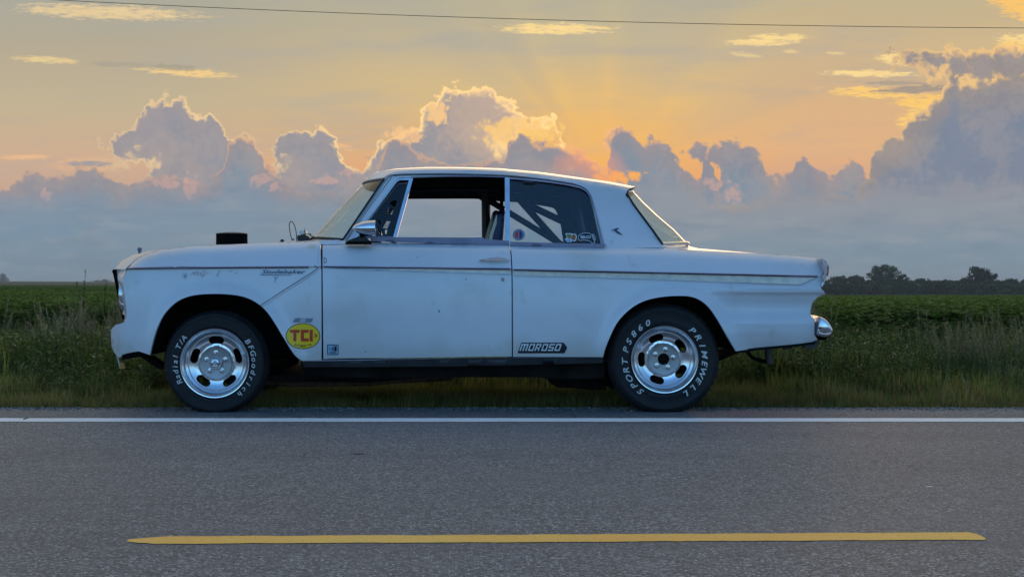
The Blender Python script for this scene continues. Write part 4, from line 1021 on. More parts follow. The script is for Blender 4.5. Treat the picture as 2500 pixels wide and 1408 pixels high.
# --- wheels
def wheel(px, py, R, W, rimR, slots, cap, words, front):
    sc = (DCAR+.03)/FPX
    cx_, cz_ = P(px, py, .03)[0], P(px, py, .03)[2]
    w = empty('wheel', Vector((cx_, .03, cz_))-Vector(CAR), car)
    B = (cx_, .03, cz_)
    rim = rimR*sc
    # tyre
    s = R-rim
    prof = [(rim*.97,.02),(rim*1.0,.006),(rim+.10*s,-.004),(rim+.2*s,-.006),(rim+.24*s,-.0035),(rim+.66*s,-.006),(rim+.70*s,-.009),(rim+.80*s,-.004),(R-.010,.012),(R-.002,.026),(R,.034),(R-.006,.048),(R-.006,.052),(R,.056),(R,.09),(R-.006,.094),(R-.006,.10),(R,.104),
            (R,W-.07),(R-.002,W-.03),(R-.012,W-.014),(rim+.6*s,W),(rim+.1*s,W-.004),(rim*.97,W-.02)]
    NS = 144
    def rf(r, q, k):
        if q in (8, 9, 10, 18, 19): return r-(.006 if k % 3 == 0 else 0)
        return r
    ty = lathe('tyre', prof, 'tyre_rubber', w, B, 'Y', NS, base=B, rfun=rf, sharp=28)
    for v in ty.data.vertices:
        if v.co.z+cz_ < .0015:
            d = .0015-(v.co.z+cz_); v.co.z += d
            if v.co.y < .06: v.co.y -= d*.5
    # barrel and lip
    lipm = 'polished_aluminium'
    lathe('rim', [(rim*.955,.055),(rim*.962,.016),(rim*1.0,.004),(rim*1.012,-.004),(rim*1.0,-.010),(rim*.972,-.009),(rim*.955,-.003),(rim*.925,.002),(rim*.905,.008),(rim*.90,.016),(rim*.885,.030),(rim*.82,.040),(rim*.79,.040)], lipm, w, B, 'Y', 72, base=B, sharp=25)
    lathe('barrel', [(rim*.90,.016),(rim*.87,.06),(rim*.86,W-.03)], 'cast_aluminium', w, B, 'Y', 48, base=B)
    # slotted dish
    N = 96
    def dish(r):
        t = r/rim
        return float(np.interp(t, [0,.40,.455,.47,.55,.65,.74,.80], [.044,.044,.045,.062,.064,.058,.048,.040]))
    outer = [(.80*rim*math.cos(2*math.pi*i/N), .80*rim*math.sin(2*math.pi*i/N)) for i in range(N)]
    holes = []
    for a in slots:
        h = []
        r0, r1, half = rim*.55, rim*.765, math.radians(19.5)
        n = 10
        rm = (r0+r1)/2; hw = (r1-r0)/2; ca = half-hw/rm
        for i in range(n+1): t = -ca+2*ca*i/n; h.append((r1*math.cos(t), r1*math.sin(t)))
        for i in range(1, 6): t = math.pi/2-math.pi*i/6; h.append((rm*math.cos(ca)+hw*math.sin(t)*math.cos(ca)-hw*math.cos(t)*math.sin(ca), rm*math.sin(ca)+hw*math.sin(t)*math.sin(ca)+hw*math.cos(t)*math.cos(ca)))
        for i in range(n+1): t = ca-2*ca*i/n; h.append((r0*math.cos(t), r0*math.sin(t)))
        for i in range(1, 6): t = -math.pi/2+math.pi*i/6; h.append((rm*math.cos(ca)+hw*math.sin(t)*math.cos(ca)-hw*math.cos(t)*math.sin(ca), -(rm*math.sin(ca)+hw*math.sin(t)*math.sin(ca)+hw*math.cos(t)*math.cos(ca))))
        A = math.radians(a); holes.append([(x*math.cos(A)-z*math.sin(A), x*math.sin(A)+z*math.cos(A)) for x, z in h])
    if not cap: holes.append([(rim*.175*math.cos(2*math.pi*i/24), rim*.175*math.sin(2*math.pi*i/24)) for i in range(24)])
    # ring points so the hub step is crisp
    v2, tr, loops = triang([(x*1000, z*1000) for x, z in outer], [[(x*1000, z*1000) for x, z in h] for h in holes], 6.5, dens=False)
    V = []; 
    for x, z in v2:
        x, z = x/1000, z/1000; r = math.hypot(x, z); V.append((x, dish(r), z))
    n = len(V); Fc = []
    for t in tr:
        a, b, c = (Vector(V[i]) for i in t); Fc.append(t if (b-a).cross(c-a).y < 0 else (t[0], t[2], t[1]))
    for l in loops[1:]:
        idx = {}
        for i in l: idx[i] = len(V); V.append((V[i][0]*.985, V[i][1]+.03, V[i][2]*.985))
        for i in range(len(l)): a, b = l[i], l[(i+1) % len(l)]; Fc.append((a, b, idx[b], idx[a]))
    ds = mk('wheel_disc', V, Fc, 'polished_aluminium', w, None, True, None, 38)
    # raised machined hub pad
    hp = lathe('hub_pad', [(rim*.47,.064),(rim*.475,.036),(rim*.462,.031),(rim*.43,.033),(rim*.41,.034),(rim*(.0 if cap else .19),.034),(rim*(.0 if cap else .175),.06)], 'cast_aluminium', w, B, 'Y', 64, base=B, sharp=25)
    for k in range(5):
        a = math.radians(slots[0]+72*k + (0 if front else -29)); r = rim*.285
        c = (cx_+r*math.cos(a), .03, cz_+r*math.sin(a))
        lathe('lug_nut', [(0,.010),(.006,.011),(.0095,.016),(.011,.024),(.0115,.033),(.016,.0335)], 'chrome', w, c, 'Y', 16, base=B)
    if cap:
        V = []; Fc = []; pr = [(.0,.004),(.012,.004),(.016,.007),(.026,.010),(.031,.020),(.038,.026),(.040,.034)]
        lathe('hub_cap', pr, 'chrome', w, B, 'Y', 6, base=B, sharp=20)
        lathe('cap_badge', [(0,.001),(.011,.002),(.013,.005)], 'sticker_pale', w, B, 'Y', 20, base=B)
        st = []
        for k in range(10):
            a = 2*math.pi*k/10+.3; st.append((.053 if k % 2 == 0 else .040, a))
        lathe('cap_flange', [(0,.027),(.040,.027),(.044,.030),(.044,.034)], 'dull_chrome', w, B, 'Y', 20, base=B, rfun=lambda r, q, k: r*(1.18 if (k % 4 == 1 and q) else 1), sharp=20)
    else:
        lathe('hub_bore', [(rim*.17,.05),(.02,.05),(.014,.03),(0,.028)], 'underbody_black', w, B, 'Y', 24, base=B)
    lathe('brake_drum', [(0,.10),(rim*.60,.10),(rim*.64,.12),(rim*.64,.17),(0,.18)], 'underbody_black', w, B, 'Y', 32, base=B)
    # raised white letters on the sidewall
    VV = []; FF = []
    for text, a0, a1, hh, rad, sh, bold, sx in words:
        hh *= sc; rad *= sc
        for i, ch in enumerate(text):
            if ch == ' ': continue
            a = math.radians(a0+(a1-a0)*i/(len(text)-1)); v, f = text_verts(ch, bold, sh, sx); k = hh/.72
            VV = []
            for x, y in v:
                X, Y = x*k, (y-.35)*k; r = rad+Y; t = a-X/rad
                VV.append((r*math.cos(t), -.0085, r*math.sin(t)))
            mk('letter', VV, f, 'tyre_letter_white', w, None, False, None)
    return w
wF = wheel(524.5, 886, .323, .215, 84.5, [90,162,234,306,18], True, [('BFGoodrich', 33.5, -50, 13, 97, .15, .012, 1.15), ('Radial T/A', 208, 141, 13, 97, .15, .012, 1.15)], True)
wR = wheel(1622.5, 877, .345, .235, 82, [109,37,-35,-107,181], False, [('PRIMEWELL', 47.5, -57, 14, 98, .25, .018, 1.3), ('SPORT', 234, 184, 14, 98, .25, .018, 1.3), ('PS860', 167, 116, 14, 98, .25, .018, 1.25)], False)
for w in (wF, wR):                                # far side pair
    c = w.copy(); C.objects.link(c); c.location = (w.location.x, -w.location.y, w.location.z); c.scale = (1,-1,1)
    for ch in w.children:
        g = ch.copy(); C.objects.link(g); g.parent = c

# ------------------------------------------------------------------ ground beyond the road
def ground_h(x, Y):
    """height of the soil: a shallow ditch, level crop land on the left, gently falling land on the right"""
    d = Y+DCAR; b = x/d if d > 1 else 0
    h = -.03-.05*smooth01(Y, .4, 2.2)
    rt = smooth01(b, -.16, .16)
    h -= rt*.0075*max(0, min(d, 420)-13)
    h += (1-rt)*(.0040*max(0, min(d, 1200)-260))*smooth01(d, 200, 500)*(1-.25*smooth01(b, -.36, -.2))
    return h
def earth():
    m, nt, b = newmat('field_soil'); E.nt = nt
    tc = nt.nodes.new('ShaderNodeTexCoord').outputs['Object']
    n = nt.nodes.new('ShaderNodeTexNoise'); n.inputs['Scale'].default_value = 3; n.inputs['Detail'].default_value = 8; nt.links.new(tc, n.inputs['Vector'])
    n2 = nt.nodes.new('ShaderNodeTexNoise'); n2.inputs['Scale'].default_value = .02; n2.inputs['Detail'].default_value = 4; nt.links.new(tc, n2.inputs['Vector'])
    sep = nt.nodes.new('ShaderNodeSeparateXYZ'); nt.links.new(tc, sep.inputs[0])
    near = ecol(E(n.outputs[0]), [(.3, (.030,.026,.015)), (.6, (.055,.050,.024)), (.8, (.09,.075,.045))])
    far = ecol(E(n2.outputs[0]), [(.35, (.030,.052,.014)), (.55, (.045,.065,.020)), (.7, (.070,.078,.034))])
    c = emix(esm(E(sep.outputs[1]), 25, 90), near, far); nt.links.new(c, b.inputs['Base Color']); b.inputs['Roughness'].default_value = .95; b.inputs['Specular IOR Level'].default_value = .1
earth()
ys = [.36,.6,1,1.5,2.2,3,4.5,6,9,13,18,25,35,50,75,110,160,220,300,420,600,850,1200,1700,2300,2990]
V = []; Fc = []; nx = 81
for Y in ys:
    for i in range(nx):
        t = (i/(nx-1)-.5)*2; x = min(2990, max(-2990, (Y+DCAR)*1.1*t*(1+.6*abs(t)) + t*60)); V.append((x, Y, ground_h(x, Y)))
for j in range(len(ys)-1):
    for i in range(nx-1): a = j*nx+i; Fc.append((a, a+1, a+nx+1, a+nx))
tag(mk('field', V, Fc, 'field_soil', None), kind='structure')
V = [(-2990,-11.6,-.04),(2990,-11.6,-.04),(2990,-2990,-.04),(-2990,-2990,-.04)]
tag(mk('opposite_field', V, [(0,3,2,1)], 'field_soil', None), kind='structure')

def leafmat(name, cols, rough=.6, spec=.25, trans=.25, pos_scale=.25):
    """foliage colour drifts from plant to plant and over the field"""
    m, nt, b = newmat(name); E.nt = nt
    oi = nt.nodes.new('ShaderNodeObjectInfo'); geo = nt.nodes.new('ShaderNodeNewGeometry')
    n = nt.nodes.new('ShaderNodeTexNoise'); n.inputs['Scale'].default_value = pos_scale; n.inputs['Detail'].default_value = 4
    nt.links.new(geo.outputs['Position'], n.inputs['Vector'])
    at = nt.nodes.new('ShaderNodeAttribute'); at.attribute_name = 'tone'
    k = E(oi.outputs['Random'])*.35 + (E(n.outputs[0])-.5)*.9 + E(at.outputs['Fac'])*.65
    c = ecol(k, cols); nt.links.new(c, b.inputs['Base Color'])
    b.inputs['Roughness'].default_value = rough; b.inputs['Specular IOR Level'].default_value = spec
    tr = nt.nodes.new('ShaderNodeBsdfTranslucent'); nt.links.new(c, tr.inputs[0])
    mx = nt.nodes.new('ShaderNodeMixShader'); mx.inputs[0].default_value = trans
    nt.links.new(b.outputs[0], mx.inputs[1]); nt.links.new(tr.outputs[0], mx.inputs[2]); nt.links.new(mx.outputs[0], nt.nodes['Material Output'].inputs[0])
leafmat('grass_green', [(0,(.05,.075,.016)), (.35,(.11,.16,.026)), (.7,(.22,.26,.04)), (1,(.38,.36,.07))], trans=.42)
leafmat('grass_dry', [(0,(.14,.10,.04)), (.4,(.28,.19,.07)), (.7,(.40,.30,.11)), (1,(.52,.44,.20))], trans=.40)
leafmat('weed_green', [(0,(.030,.060,.016)), (.4,(.070,.125,.028)), (.75,(.14,.20,.045)), (1,(.26,.30,.08))], trans=.38)
leafmat('weed_dry', [(0,(.11,.09,.045)), (.5,(.24,.20,.10)), (1,(.50,.45,.27))], trans=.3)
leafmat('crop_leaf', [(0,(.032,.075,.012)), (.4,(.072,.150,.020)), (.75,(.125,.225,.030)), (1,(.24,.35,.055))], pos_scale=.12, trans=.42)
leafmat('seed_head', [(0,(.20,.20,.12)), (.5,(.34,.34,.24)), (1,(.50,.50,.40))])
leafmat('tree_leaf', [(0,(.014,.032,.014)), (.4,(.028,.058,.022)), (.75,(.050,.090,.030)), (1,(.080,.12,.04))], pos_scale=.05, trans=.06)
pmat('bark', (.05,.04,.03), .9, bump=.5, bscale=12, var=.3)
pmat('dark_stem', (.02,.018,.012), .9)

class B:
    """collects faces with a per-vertex tone"""
    def __init__(s): s.V = []; s.F = []; s.T = []; s.M = []
    def blade(s, p, az, h, lean, w, mat=0, tone=.5, seg=4, droop=1.6):
        ca, sa = math.cos(az), math.sin(az); n0 = len(s.V)
        for i in range(seg+1):
            t = i/seg; o = lean*h*t**droop; z = h*t*(1-.25*lean*t); ww = w*(1-t)**.7 if i < seg else 0
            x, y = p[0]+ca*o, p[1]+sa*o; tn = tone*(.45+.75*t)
            if i < seg: s.V += [(x-sa*ww, y+ca*ww, p[2]+z), (x+sa*ww, y-ca*ww, p[2]+z)]; s.T += [tn, tn]
            else: s.V.append((x, y, p[2]+z)); s.T.append(tn)
        for i in range(seg-1): a = n0+2*i; s.F.append((a, a+1, a+3, a+2)); s.M.append(mat)
        a = n0+2*(seg-1); s.F.append((a, a+1, a+2)); s.M.append(mat)
    def leaf(s, p, d, L, W, mat=0, tone=.5, up=None):
        d = Vector(d).normalized(); side = d.cross(Vector(up or (0,0,1))); side = side.normalized() if side.length > .01 else Vector((1,0,0))
        p = Vector(p); n = side.cross(d); n0 = len(s.V)
        s.V += [tuple(p), tuple(p+d*L*.45+side*W*.5+n*L*.06), tuple(p+d*L), tuple(p+d*L*.45-side*W*.5+n*L*.06)]
        s.T += [tone*.85, tone, tone*1.1, tone]; s.F.append((n0, n0+1, n0+2, n0+3)); s.M.append(mat)
    def stem(s, pts, r, mat=0, tone=.4):
        pts = [Vector(p) for p in pts]; n0 = len(s.V)
        for i, p in enumerate(pts):
            rr = r*(1-.6*i/(len(pts)-1))
            for k in range(3): a = 2*math.pi*k/3; s.V.append((p.x+rr*math.cos(a), p.y+rr*math.sin(a), p.z)); s.T.append(tone)
        for i in range(len(pts)-1):
            for k in range(3): s.F.append((n0+3*i+k, n0+3*i+(k+1)%3, n0+3*i+3+(k+1)%3, n0+3*i+3+k)); s.M.append(mat)
    def obj(s, name, mats, link=None, base=(0,0,0), parent=None):
        me = bpy.data.meshes.new(name); me.from_pydata([tuple(Vector(v)-Vector(base)) for v in s.V], [], s.F)
        for m in mats: me.materials.append(M[m])
        me.polygons.foreach_set('material_index', s.M); me.polygons.foreach_set('use_smooth', [True]*len(s.F))
        at = me.attributes.new('tone', 'FLOAT', 'POINT'); at.data.foreach_set('value', [min(1, max(0, t)) for t in s.T]); me.update()
        o = bpy.data.objects.new(name, me); (link or C).objects.link(o)
        if parent: o.parent = parent
        return o
R = random.Random(11)
def proto_grass(col, i, h, n, w, spread, mats, dryp):
    b = B()
    for _ in range(n):
        r = spread*math.sqrt(R.random()); a = R.uniform(0, 6.28)
        b.blade((r*math.cos(a), r*math.sin(a), 0), R.uniform(0, 6.28), h*R.uniform(.45, 1.1), R.uniform(.05, .75), w*R.uniform(.6, 1.3), 1 if R.random() < dryp else 0, R.uniform(.15, .95), 4)
    return b.obj('p%02d' % i, mats, col)
def proto_tallgrass(col, i, h):
    b = B()
    for _ in range(9):
        a = R.uniform(0, 6.28); ln = R.uniform(.05, .25)*h; r = R.uniform(0, .08); p0 = Vector((r*math.cos(a), r*math.sin(a), 0)); hh = h*R.uniform(.7, 1.05)
        pts = [p0+Vector((math.cos(a)*ln*t*t, math.sin(a)*ln*t*t, hh*t)) for t in (0,.3,.6,.85,1)]
        tn = R.uniform(.2, .8); b.stem(pts, .0022, 1, tn)
        for k in range(4):
            t = R.uniform(.1, .7); b.blade(pts[0].lerp(pts[-1], t), R.uniform(0, 6.28), R.uniform(.10, .24), R.uniform(.5, 1.1), .004, 0, R.uniform(.2, .7), 3)
        for k in range(22):
            t = .78+.26*k/22; q = p0+Vector((math.cos(a)*ln*t*t, math.sin(a)*ln*t*t, hh*t)); az = R.uniform(0, 6.28)
            b.leaf(q, (math.cos(az)*.6, math.sin(az)*.6, .8), R.uniform(.015, .035), .004, 1, R.uniform(.3, 1))
    return b.obj('p%02d' % i, mats=['weed_green', 'weed_dry'], link=col)
def proto_weed(col, i, h, n, leafL, dry=.1):
    b = B()
    for _ in range(n):
        a = R.uniform(0, 6.28); r = R.uniform(0, .13); p0 = Vector((r*math.cos(a), r*math.sin(a), 0)); hh = h*R.uniform(.6, 1.1); ln = R.uniform(0, .3)*hh; a2 = R.uniform(0, 6.28)
        f = lambda t: p0+Vector((math.cos(a2)*ln*t, math.sin(a2)*ln*t, hh*t))
        b.stem([f(0), f(.5), f(1)], .003, 0, .3)
        for k in range(16):
            t = R.uniform(.12, 1); az = R.uniform(0, 6.28); L = leafL*R.uniform(.5, 1.1)*(1.15-.5*t)
            b.leaf(f(t), (math.cos(az), math.sin(az), R.uniform(-.3, .7)), L, L*R.uniform(.25, .5), 1 if R.random() < dry else 0, R.uniform(.25, 1)*(.6+.5*t))
    return b.obj('p%02d' % i, ['weed_green', 'weed_dry'], col)
def proto_soy(col, i, h):
    b = B()
    for _ in range(84):
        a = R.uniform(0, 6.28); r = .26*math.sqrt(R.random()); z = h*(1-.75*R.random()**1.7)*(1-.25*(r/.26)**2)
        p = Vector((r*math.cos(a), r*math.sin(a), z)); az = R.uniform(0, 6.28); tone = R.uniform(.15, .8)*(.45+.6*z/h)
        for q in (-.9, 0, .9):
            L = R.uniform(.045, .075); b.leaf(p, (math.cos(az+q), math.sin(az+q), R.uniform(-.25, .45)), L, L*.72, 0, tone)
    for _ in range(4): a = R.uniform(0, 6.28); b.stem([(0,0,0), (.1*math.cos(a), .1*math.sin(a), h*.8)], .004, 0, .3)
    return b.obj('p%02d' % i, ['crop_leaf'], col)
def scatter(name, col, pts, kind='stuff', label=None):
    """pts: list of (x, y, z, yaw, scale, index); copies of the plants of a collection stand on them"""
    pts = np.array(pts); me = bpy.data.meshes.new(name); me.vertices.add(len(pts)); me.vertices.foreach_set('co', pts[:,:3].ravel())
    a = me.attributes.new('rot', 'FLOAT_VECTOR', 'POINT'); rv = np.zeros((len(pts), 3)); rv[:,2] = pts[:,3]; rv[:,0] = rng.normal(0, .07, len(pts)); rv[:,1] = rng.normal(0, .07, len(pts)); a.data.foreach_set('vector', rv.ravel())
    a = me.attributes.new('scl', 'FLOAT', 'POINT'); a.data.foreach_set('value', pts[:,4])
    a = me.attributes.new('idx', 'INT', 'POINT'); a.data.foreach_set('value', pts[:,5].astype(int))
    o = bpy.data.objects.new(name, me); C.objects.link(o)
    g = bpy.data.node_groups.new(name, 'GeometryNodeTree'); g.interface.new_socket('Geometry', in_out='INPUT', socket_type='NodeSocketGeometry'); g.interface.new_socket('Geometry', in_out='OUTPUT', socket_type='NodeSocketGeometry')
    N = g.nodes; L = g.links; gi = N.new('NodeGroupInput'); go = N.new('NodeGroupOutput'); ip = N.new('GeometryNodeInstanceOnPoints'); ci = N.new('GeometryNodeCollectionInfo')
    ci.inputs[0].default_value = col; ci.inputs['Separate Children'].default_value = True; ci.inputs['Reset Children'].default_value = True
    def at(nm, ty): n = N.new('GeometryNodeInputNamedAttribute'); n.data_type = ty; n.inputs[0].default_value = nm; return n.outputs[0]
    L.new(gi.outputs[0], ip.inputs['Points']); L.new(ci.outputs[0], ip.inputs['Instance']); ip.inputs['Pick Instance'].default_value = True
    L.new(at('idx', 'INT'), ip.inputs['Instance Index']); L.new(at('rot', 'FLOAT_VECTOR'), ip.inputs['Rotation']); L.new(at('scl', 'FLOAT'), ip.inputs['Scale'])
    L.new(ip.outputs[0], go.inputs[0]); md = o.modifiers.new('plants', 'NODES'); md.node_group = g
    tag(o, label, kind=kind); return o
def newcol(n): return bpy.data.collections.new(n)
def view_x(Y, m=1.32): d = Y+DCAR; return (0-CX)/FPX*d*m-.3, (2500-CX)/FPX*d*m+.3
def under_car(x, Y): return -2.25 < x < 2.35 and Y < 1.95
# short verge grass, browner at the road's edge
cg = newcol('verge_plants')
for i in range(6): proto_grass(cg, i, .17, 26, .0040, .09, ['grass_green', 'grass_dry'], .66)
for i in range(6, 12): proto_grass(cg, i, .19, 24, .0048, .10, ['grass_green', 'grass_dry'], .30)
pts = []
for _ in range(8200):
    Y = .38+R.random()**1.35*2.0; x0, x1 = view_x(Y); x = R.uniform(x0, x1)
    if noise.noise((x*.9, Y*1.5, 3)) < -.38 and Y > .5: continue
    near = Y < .85+.25*noise.noise((x*1.3, 0, 0)); k = R.randrange(6) if near or R.random() < .2 else R.randrange(6, 12)
    s = (R.uniform(.45, 1.0) if near else R.uniform(.6, 1.3))*(1+.5*noise.noise((x*2.3, Y*2, 9)))
    if Y < .48: s *= .6
    if under_car(x, Y): s = min(s, .78)*(.9 if Y > .7 else 1)
    pts.append((x, Y, ground_h(x, Y)-.005, R.uniform(0, 6.28), s, k))
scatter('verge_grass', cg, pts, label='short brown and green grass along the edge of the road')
# tall weeds and grasses of the verge
cw = newcol('weed_plants')
for i in range(5): proto_weed(cw, i, .42, 8, .075)
for i in range(5, 8): proto_tallgrass(cw, i, .62)
for i in range(8, 11): proto_grass(cw, i, .42, 30, .0065, .13, ['grass_green', 'grass_dry'], .08)
for i in range(11, 13): proto_weed(cw, i, .40, 9, .03, .75)
pts = []
for _ in range(7200):
    Y = .66+R.random()**.95*5.8; x0, x1 = view_x(Y); x = R.uniform(x0, x1)
    if under_car(x, Y) or (-2.25 < x < 2.5 and Y < 2.1): continue
    n = noise.noise((x*.55, Y*.55, 7)); n2 = noise.noise((x*.8, Y*.8, 17))
    r = R.random()
    if n2 > .2 and r < .32: k = R.choice((5,6,7))
    elif n2 < -.26 and r < .45: k = R.choice((11,12))
    elif r < .30: k = R.choice((8,9,10))
    else: k = R.randrange(5)
    s = R.uniform(.55, 1.15)*(1+.35*n)*(.42+.63*smooth01(Y, .7, 2.3))
    if -1.9 < x < 2.1: s = min(s, .8)
    if k in (5,6,7): s = min(s, 1.12)
    pts.append((x, Y, ground_h(x, Y), R.uniform(0, 6.28), s, k))
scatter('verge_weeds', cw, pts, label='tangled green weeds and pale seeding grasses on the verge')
# soya field
cs = newcol('crop_plants')
for i in range(6): proto_soy(cs, i, .68)
pts = []
def soy(Y0, Y1, n, s0, s1, pw=1.):
    for _ in range(n):
        Y = Y0+(Y1-Y0)*R.random()**pw; x0, x1 = view_x(Y); x = R.uniform(x0, x1)
        row = round(x/.38)*.38 if Y < 30 else x
        z = ground_h(x, Y)+.04*noise.noise((x*.15, Y*.15, 1)); s = R.uniform(s0, s1)
        pts.append((x, Y, z, R.uniform(0, 6.28), s, R.randrange(6)))
soy(5.6, 16, 4200, .85, 1.08); soy(16, 45, 11000, .9, 1.12); soy(45, 120, 13000, .95, 1.25); soy(120, 330, 11000, 1.1, 1.5, .8)
# keep the canopy level: bigger far plants sink so that their tops line up
pts = [(x, Y, z-.68*(s-1), a, s, k) for x, Y, z, a, s, k in pts]
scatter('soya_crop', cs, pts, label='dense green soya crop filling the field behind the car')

# gravel crumbs along the broken edge of the road
cgv = newcol('gravel_stones')
for i in range(4):
    bm = bmesh.new(); bmesh.ops.create_icosphere(bm, subdivisions=1, radius=1)
    for v in bm.verts: v.co = v.co*R.uniform(.7, 1.2); v.co.z *= .7
    me = bpy.data.meshes.new('s%d' % i); bm.to_mesh(me); bm.free(); me.materials.append(None); cgv.objects.link(bpy.data.objects.new('s%d' % i, me))
pmat('gravel_stone', (.26,.25,.24), .85, var=.5, vscale=3)
m_ = M['gravel_stone']; nt = m_.node_tree; oi = nt.nodes.new('ShaderNodeObjectInfo'); E.nt = nt
nt.links.new(ecol(E(oi.outputs['Random']), [(0,(.05,.045,.04)), (.5,(.14,.13,.12)), (1,(.32,.30,.27))]), nt.nodes['Principled BSDF'].inputs['Base Color'])
for o in cgv.objects: o.data.materials[0] = m_
pts = []
for _ in range(13000):
    Y = .31+abs(R.gauss(0, .06))-R.random()**3*.22; x0, x1 = view_x(Y); x = R.uniform(x0, x1)
    if noise.noise((x*1.1, 5, 0)) < -.15 and R.random() < .7: continue
    if Y > .34: z = -.02
    else: z = .001
    pts.append((x, Y, z, R.uniform(0, 6.28), R.choice((.002,.003,.003,.004,.005,.006,.009)), R.randrange(4)))
scatter('gravel', cgv, pts, label='loose grey gravel along the broken road edge')

# ------------------------------------------------------------------ far trees, farm buildings, overhead wire
def leafy_tree(px, top, wpx, d, seed, kind):
    RT = random.Random(seed); Y = d-DCAR; x0 = (px-CX)/FPX*d; g = ground_h(x0, Y); zt = CAMH+(HY-top)/FPX*d; H = zt-g; W = wpx/FPX*d/2
    base = (x0, Y, g); root = empty('broadleaf_tree', base)
    b = B(); n = 5 if kind else 3
    tops = []
    for k in range(n):
        a = RT.uniform(0, 6.28); q = Vector((math.cos(a)*W*.45, math.sin(a)*W*.45, H*RT.uniform(.45, .75))); tops.append(q)
    bt = B(); bt.stem([(0,0,0), (0.05*W,0,H*.2), (0,.05*W,H*.4), (0,0,H*.7)], .035*H, 0, .3)
    for q in tops: bt.stem([(0,0,H*.22), (q.x*.4,q.y*.4,(H*.22+q.z)*.5), tuple(q)], .016*H, 0, .3)
    bt.obj('trunk', ['bark'], parent=root)
    # clumps of leaves spread through an uneven crown
    for c in range(44 if kind else 24):
        a = RT.uniform(0, 6.28); zz = H*(.07+.86*((c*7) % (44 if kind else 24)+RT.random())/(44 if kind else 24)); env = math.sqrt(max(.05, 1-((zz/H-.46)/.54)**2)); rr = W*env*RT.uniform(.25, .95)
        cx_, cy_ = math.cos(a)*rr, math.sin(a)*rr; cr = W*RT.uniform(.22, .40)*(1.1-.35*zz/H); tn = RT.uniform(.2, .75)
        for _ in range(150 if kind else 120):
            v = Vector((RT.gauss(0, 1), RT.gauss(0, 1), RT.gauss(0, .8))).normalized()*cr*RT.random()**.4
            L = RT.uniform(.3, .62)
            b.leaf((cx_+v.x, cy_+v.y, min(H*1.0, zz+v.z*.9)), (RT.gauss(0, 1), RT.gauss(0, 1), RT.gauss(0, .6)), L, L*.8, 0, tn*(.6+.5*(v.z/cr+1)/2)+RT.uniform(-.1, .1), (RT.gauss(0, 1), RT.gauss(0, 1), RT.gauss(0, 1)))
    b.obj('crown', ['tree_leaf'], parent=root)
    return root
specs = [(2156,646,88,400,'tallest round tree of the far treeline, its crown standing well above the others', 1), (2389,652,78,395,'second tall dark tree of the far treeline, near the right edge of the field', 1), (2205,668,34,398,'small crown leaning against the right side of the tallest far tree', 0), (2425,668,34,392,'lower shoulder tree touching the right side of the tall dark far tree', 0)]
for t in specs:
    tag(leafy_tree(t[0], t[1], t[2], t[3], int(t[0]), t[5]), t[4], 'tree', 'trees of the far treeline')
RT = random.Random(5)
lows = []; thick = []
x = 1990
while x < 2560:
    top = 683+4*noise.noise((x*.013, 3, 0))+RT.uniform(-3, 3) - (9 if 2030 < x < 2115 else 0)
    d = 430+RT.uniform(-15, 25) if top < 678 else RT.uniform(385, 420)
    lows.append((x, leafy_tree(x, top, RT.uniform(44, 60), d, int(x), 0)))
    x += RT.uniform(19, 25)
x = 2000
while x < 2550:
    thick.append((x, leafy_tree(x, 694+RT.uniform(-3, 4), RT.uniform(40, 58), RT.uniform(355, 372), int(x)+7, 0)))
    x += RT.uniform(28, 36)
ORD = 'first second third fourth fifth sixth seventh eighth ninth tenth eleventh twelfth thirteenth fourteenth fifteenth'.split()
def placed(L, word, cat, grp):
    c = {}
    for x, o in L:
        z = 0 if x < 2156 else 1 if x < 2389 else 2; c[z] = c.get(z, 0)+1
        where = ('rightward from the car', 'right of the tallest tree', 'right of the second tall tree')[z]
        tag(o, ORD[c[z]-1]+' '+word+', '+where, cat, grp)
placed(lows, 'low tree of the far dark treeline', 'tree', 'low trees of the far treeline')
placed(thick, 'bush before the far treeline', 'bush', 'bushes in front of the far treeline')
pmat('far_concrete', (.07,.08,.09), .8, var=.15, vscale=.5); pmat('far_metal_roof', (.14,.16,.18), .7)
dS = 1500.
def FP(px, py, d): return Vector(((px-CX)/FPX*d, d-DCAR, CAMH+(HY-py)/FPX*d))
ge = empty('grain_elevator', FP(6, 688, dS)); tag(ge, 'tall grey grain elevator standing on the far left horizon', 'grain elevator'); gl = ge.location
def fbox(nm, x0, x1, y0, y1, depth, mat, root):
    a = FP(x0, y1, dS); b_ = FP(x1, y0, dS); return box(nm, (a.x, a.y, a.z), (b_.x, a.y+depth, b_.z), mat, root, base=tuple(root.location))
fbox('tower', 1, 10, 670, 691, 6, 'far_concrete', ge); fbox('head_house', 2.5, 8, 667.5, 670, 4, 'far_concrete', ge); fbox('shed', -8, 16, 680, 691, 9, 'far_metal_roof', ge); fbox('bin', 10.5, 15, 676, 691, 5, 'far_metal_roof', ge)
fb = empty('farm_building', FP(246, 690, dS)); tag(fb, 'low pale farm shed with rounded roofs on the horizon behind the car nose', 'farm building')
fbox('wall', 228, 264, 686, 692, 14, 'far_concrete', fb)
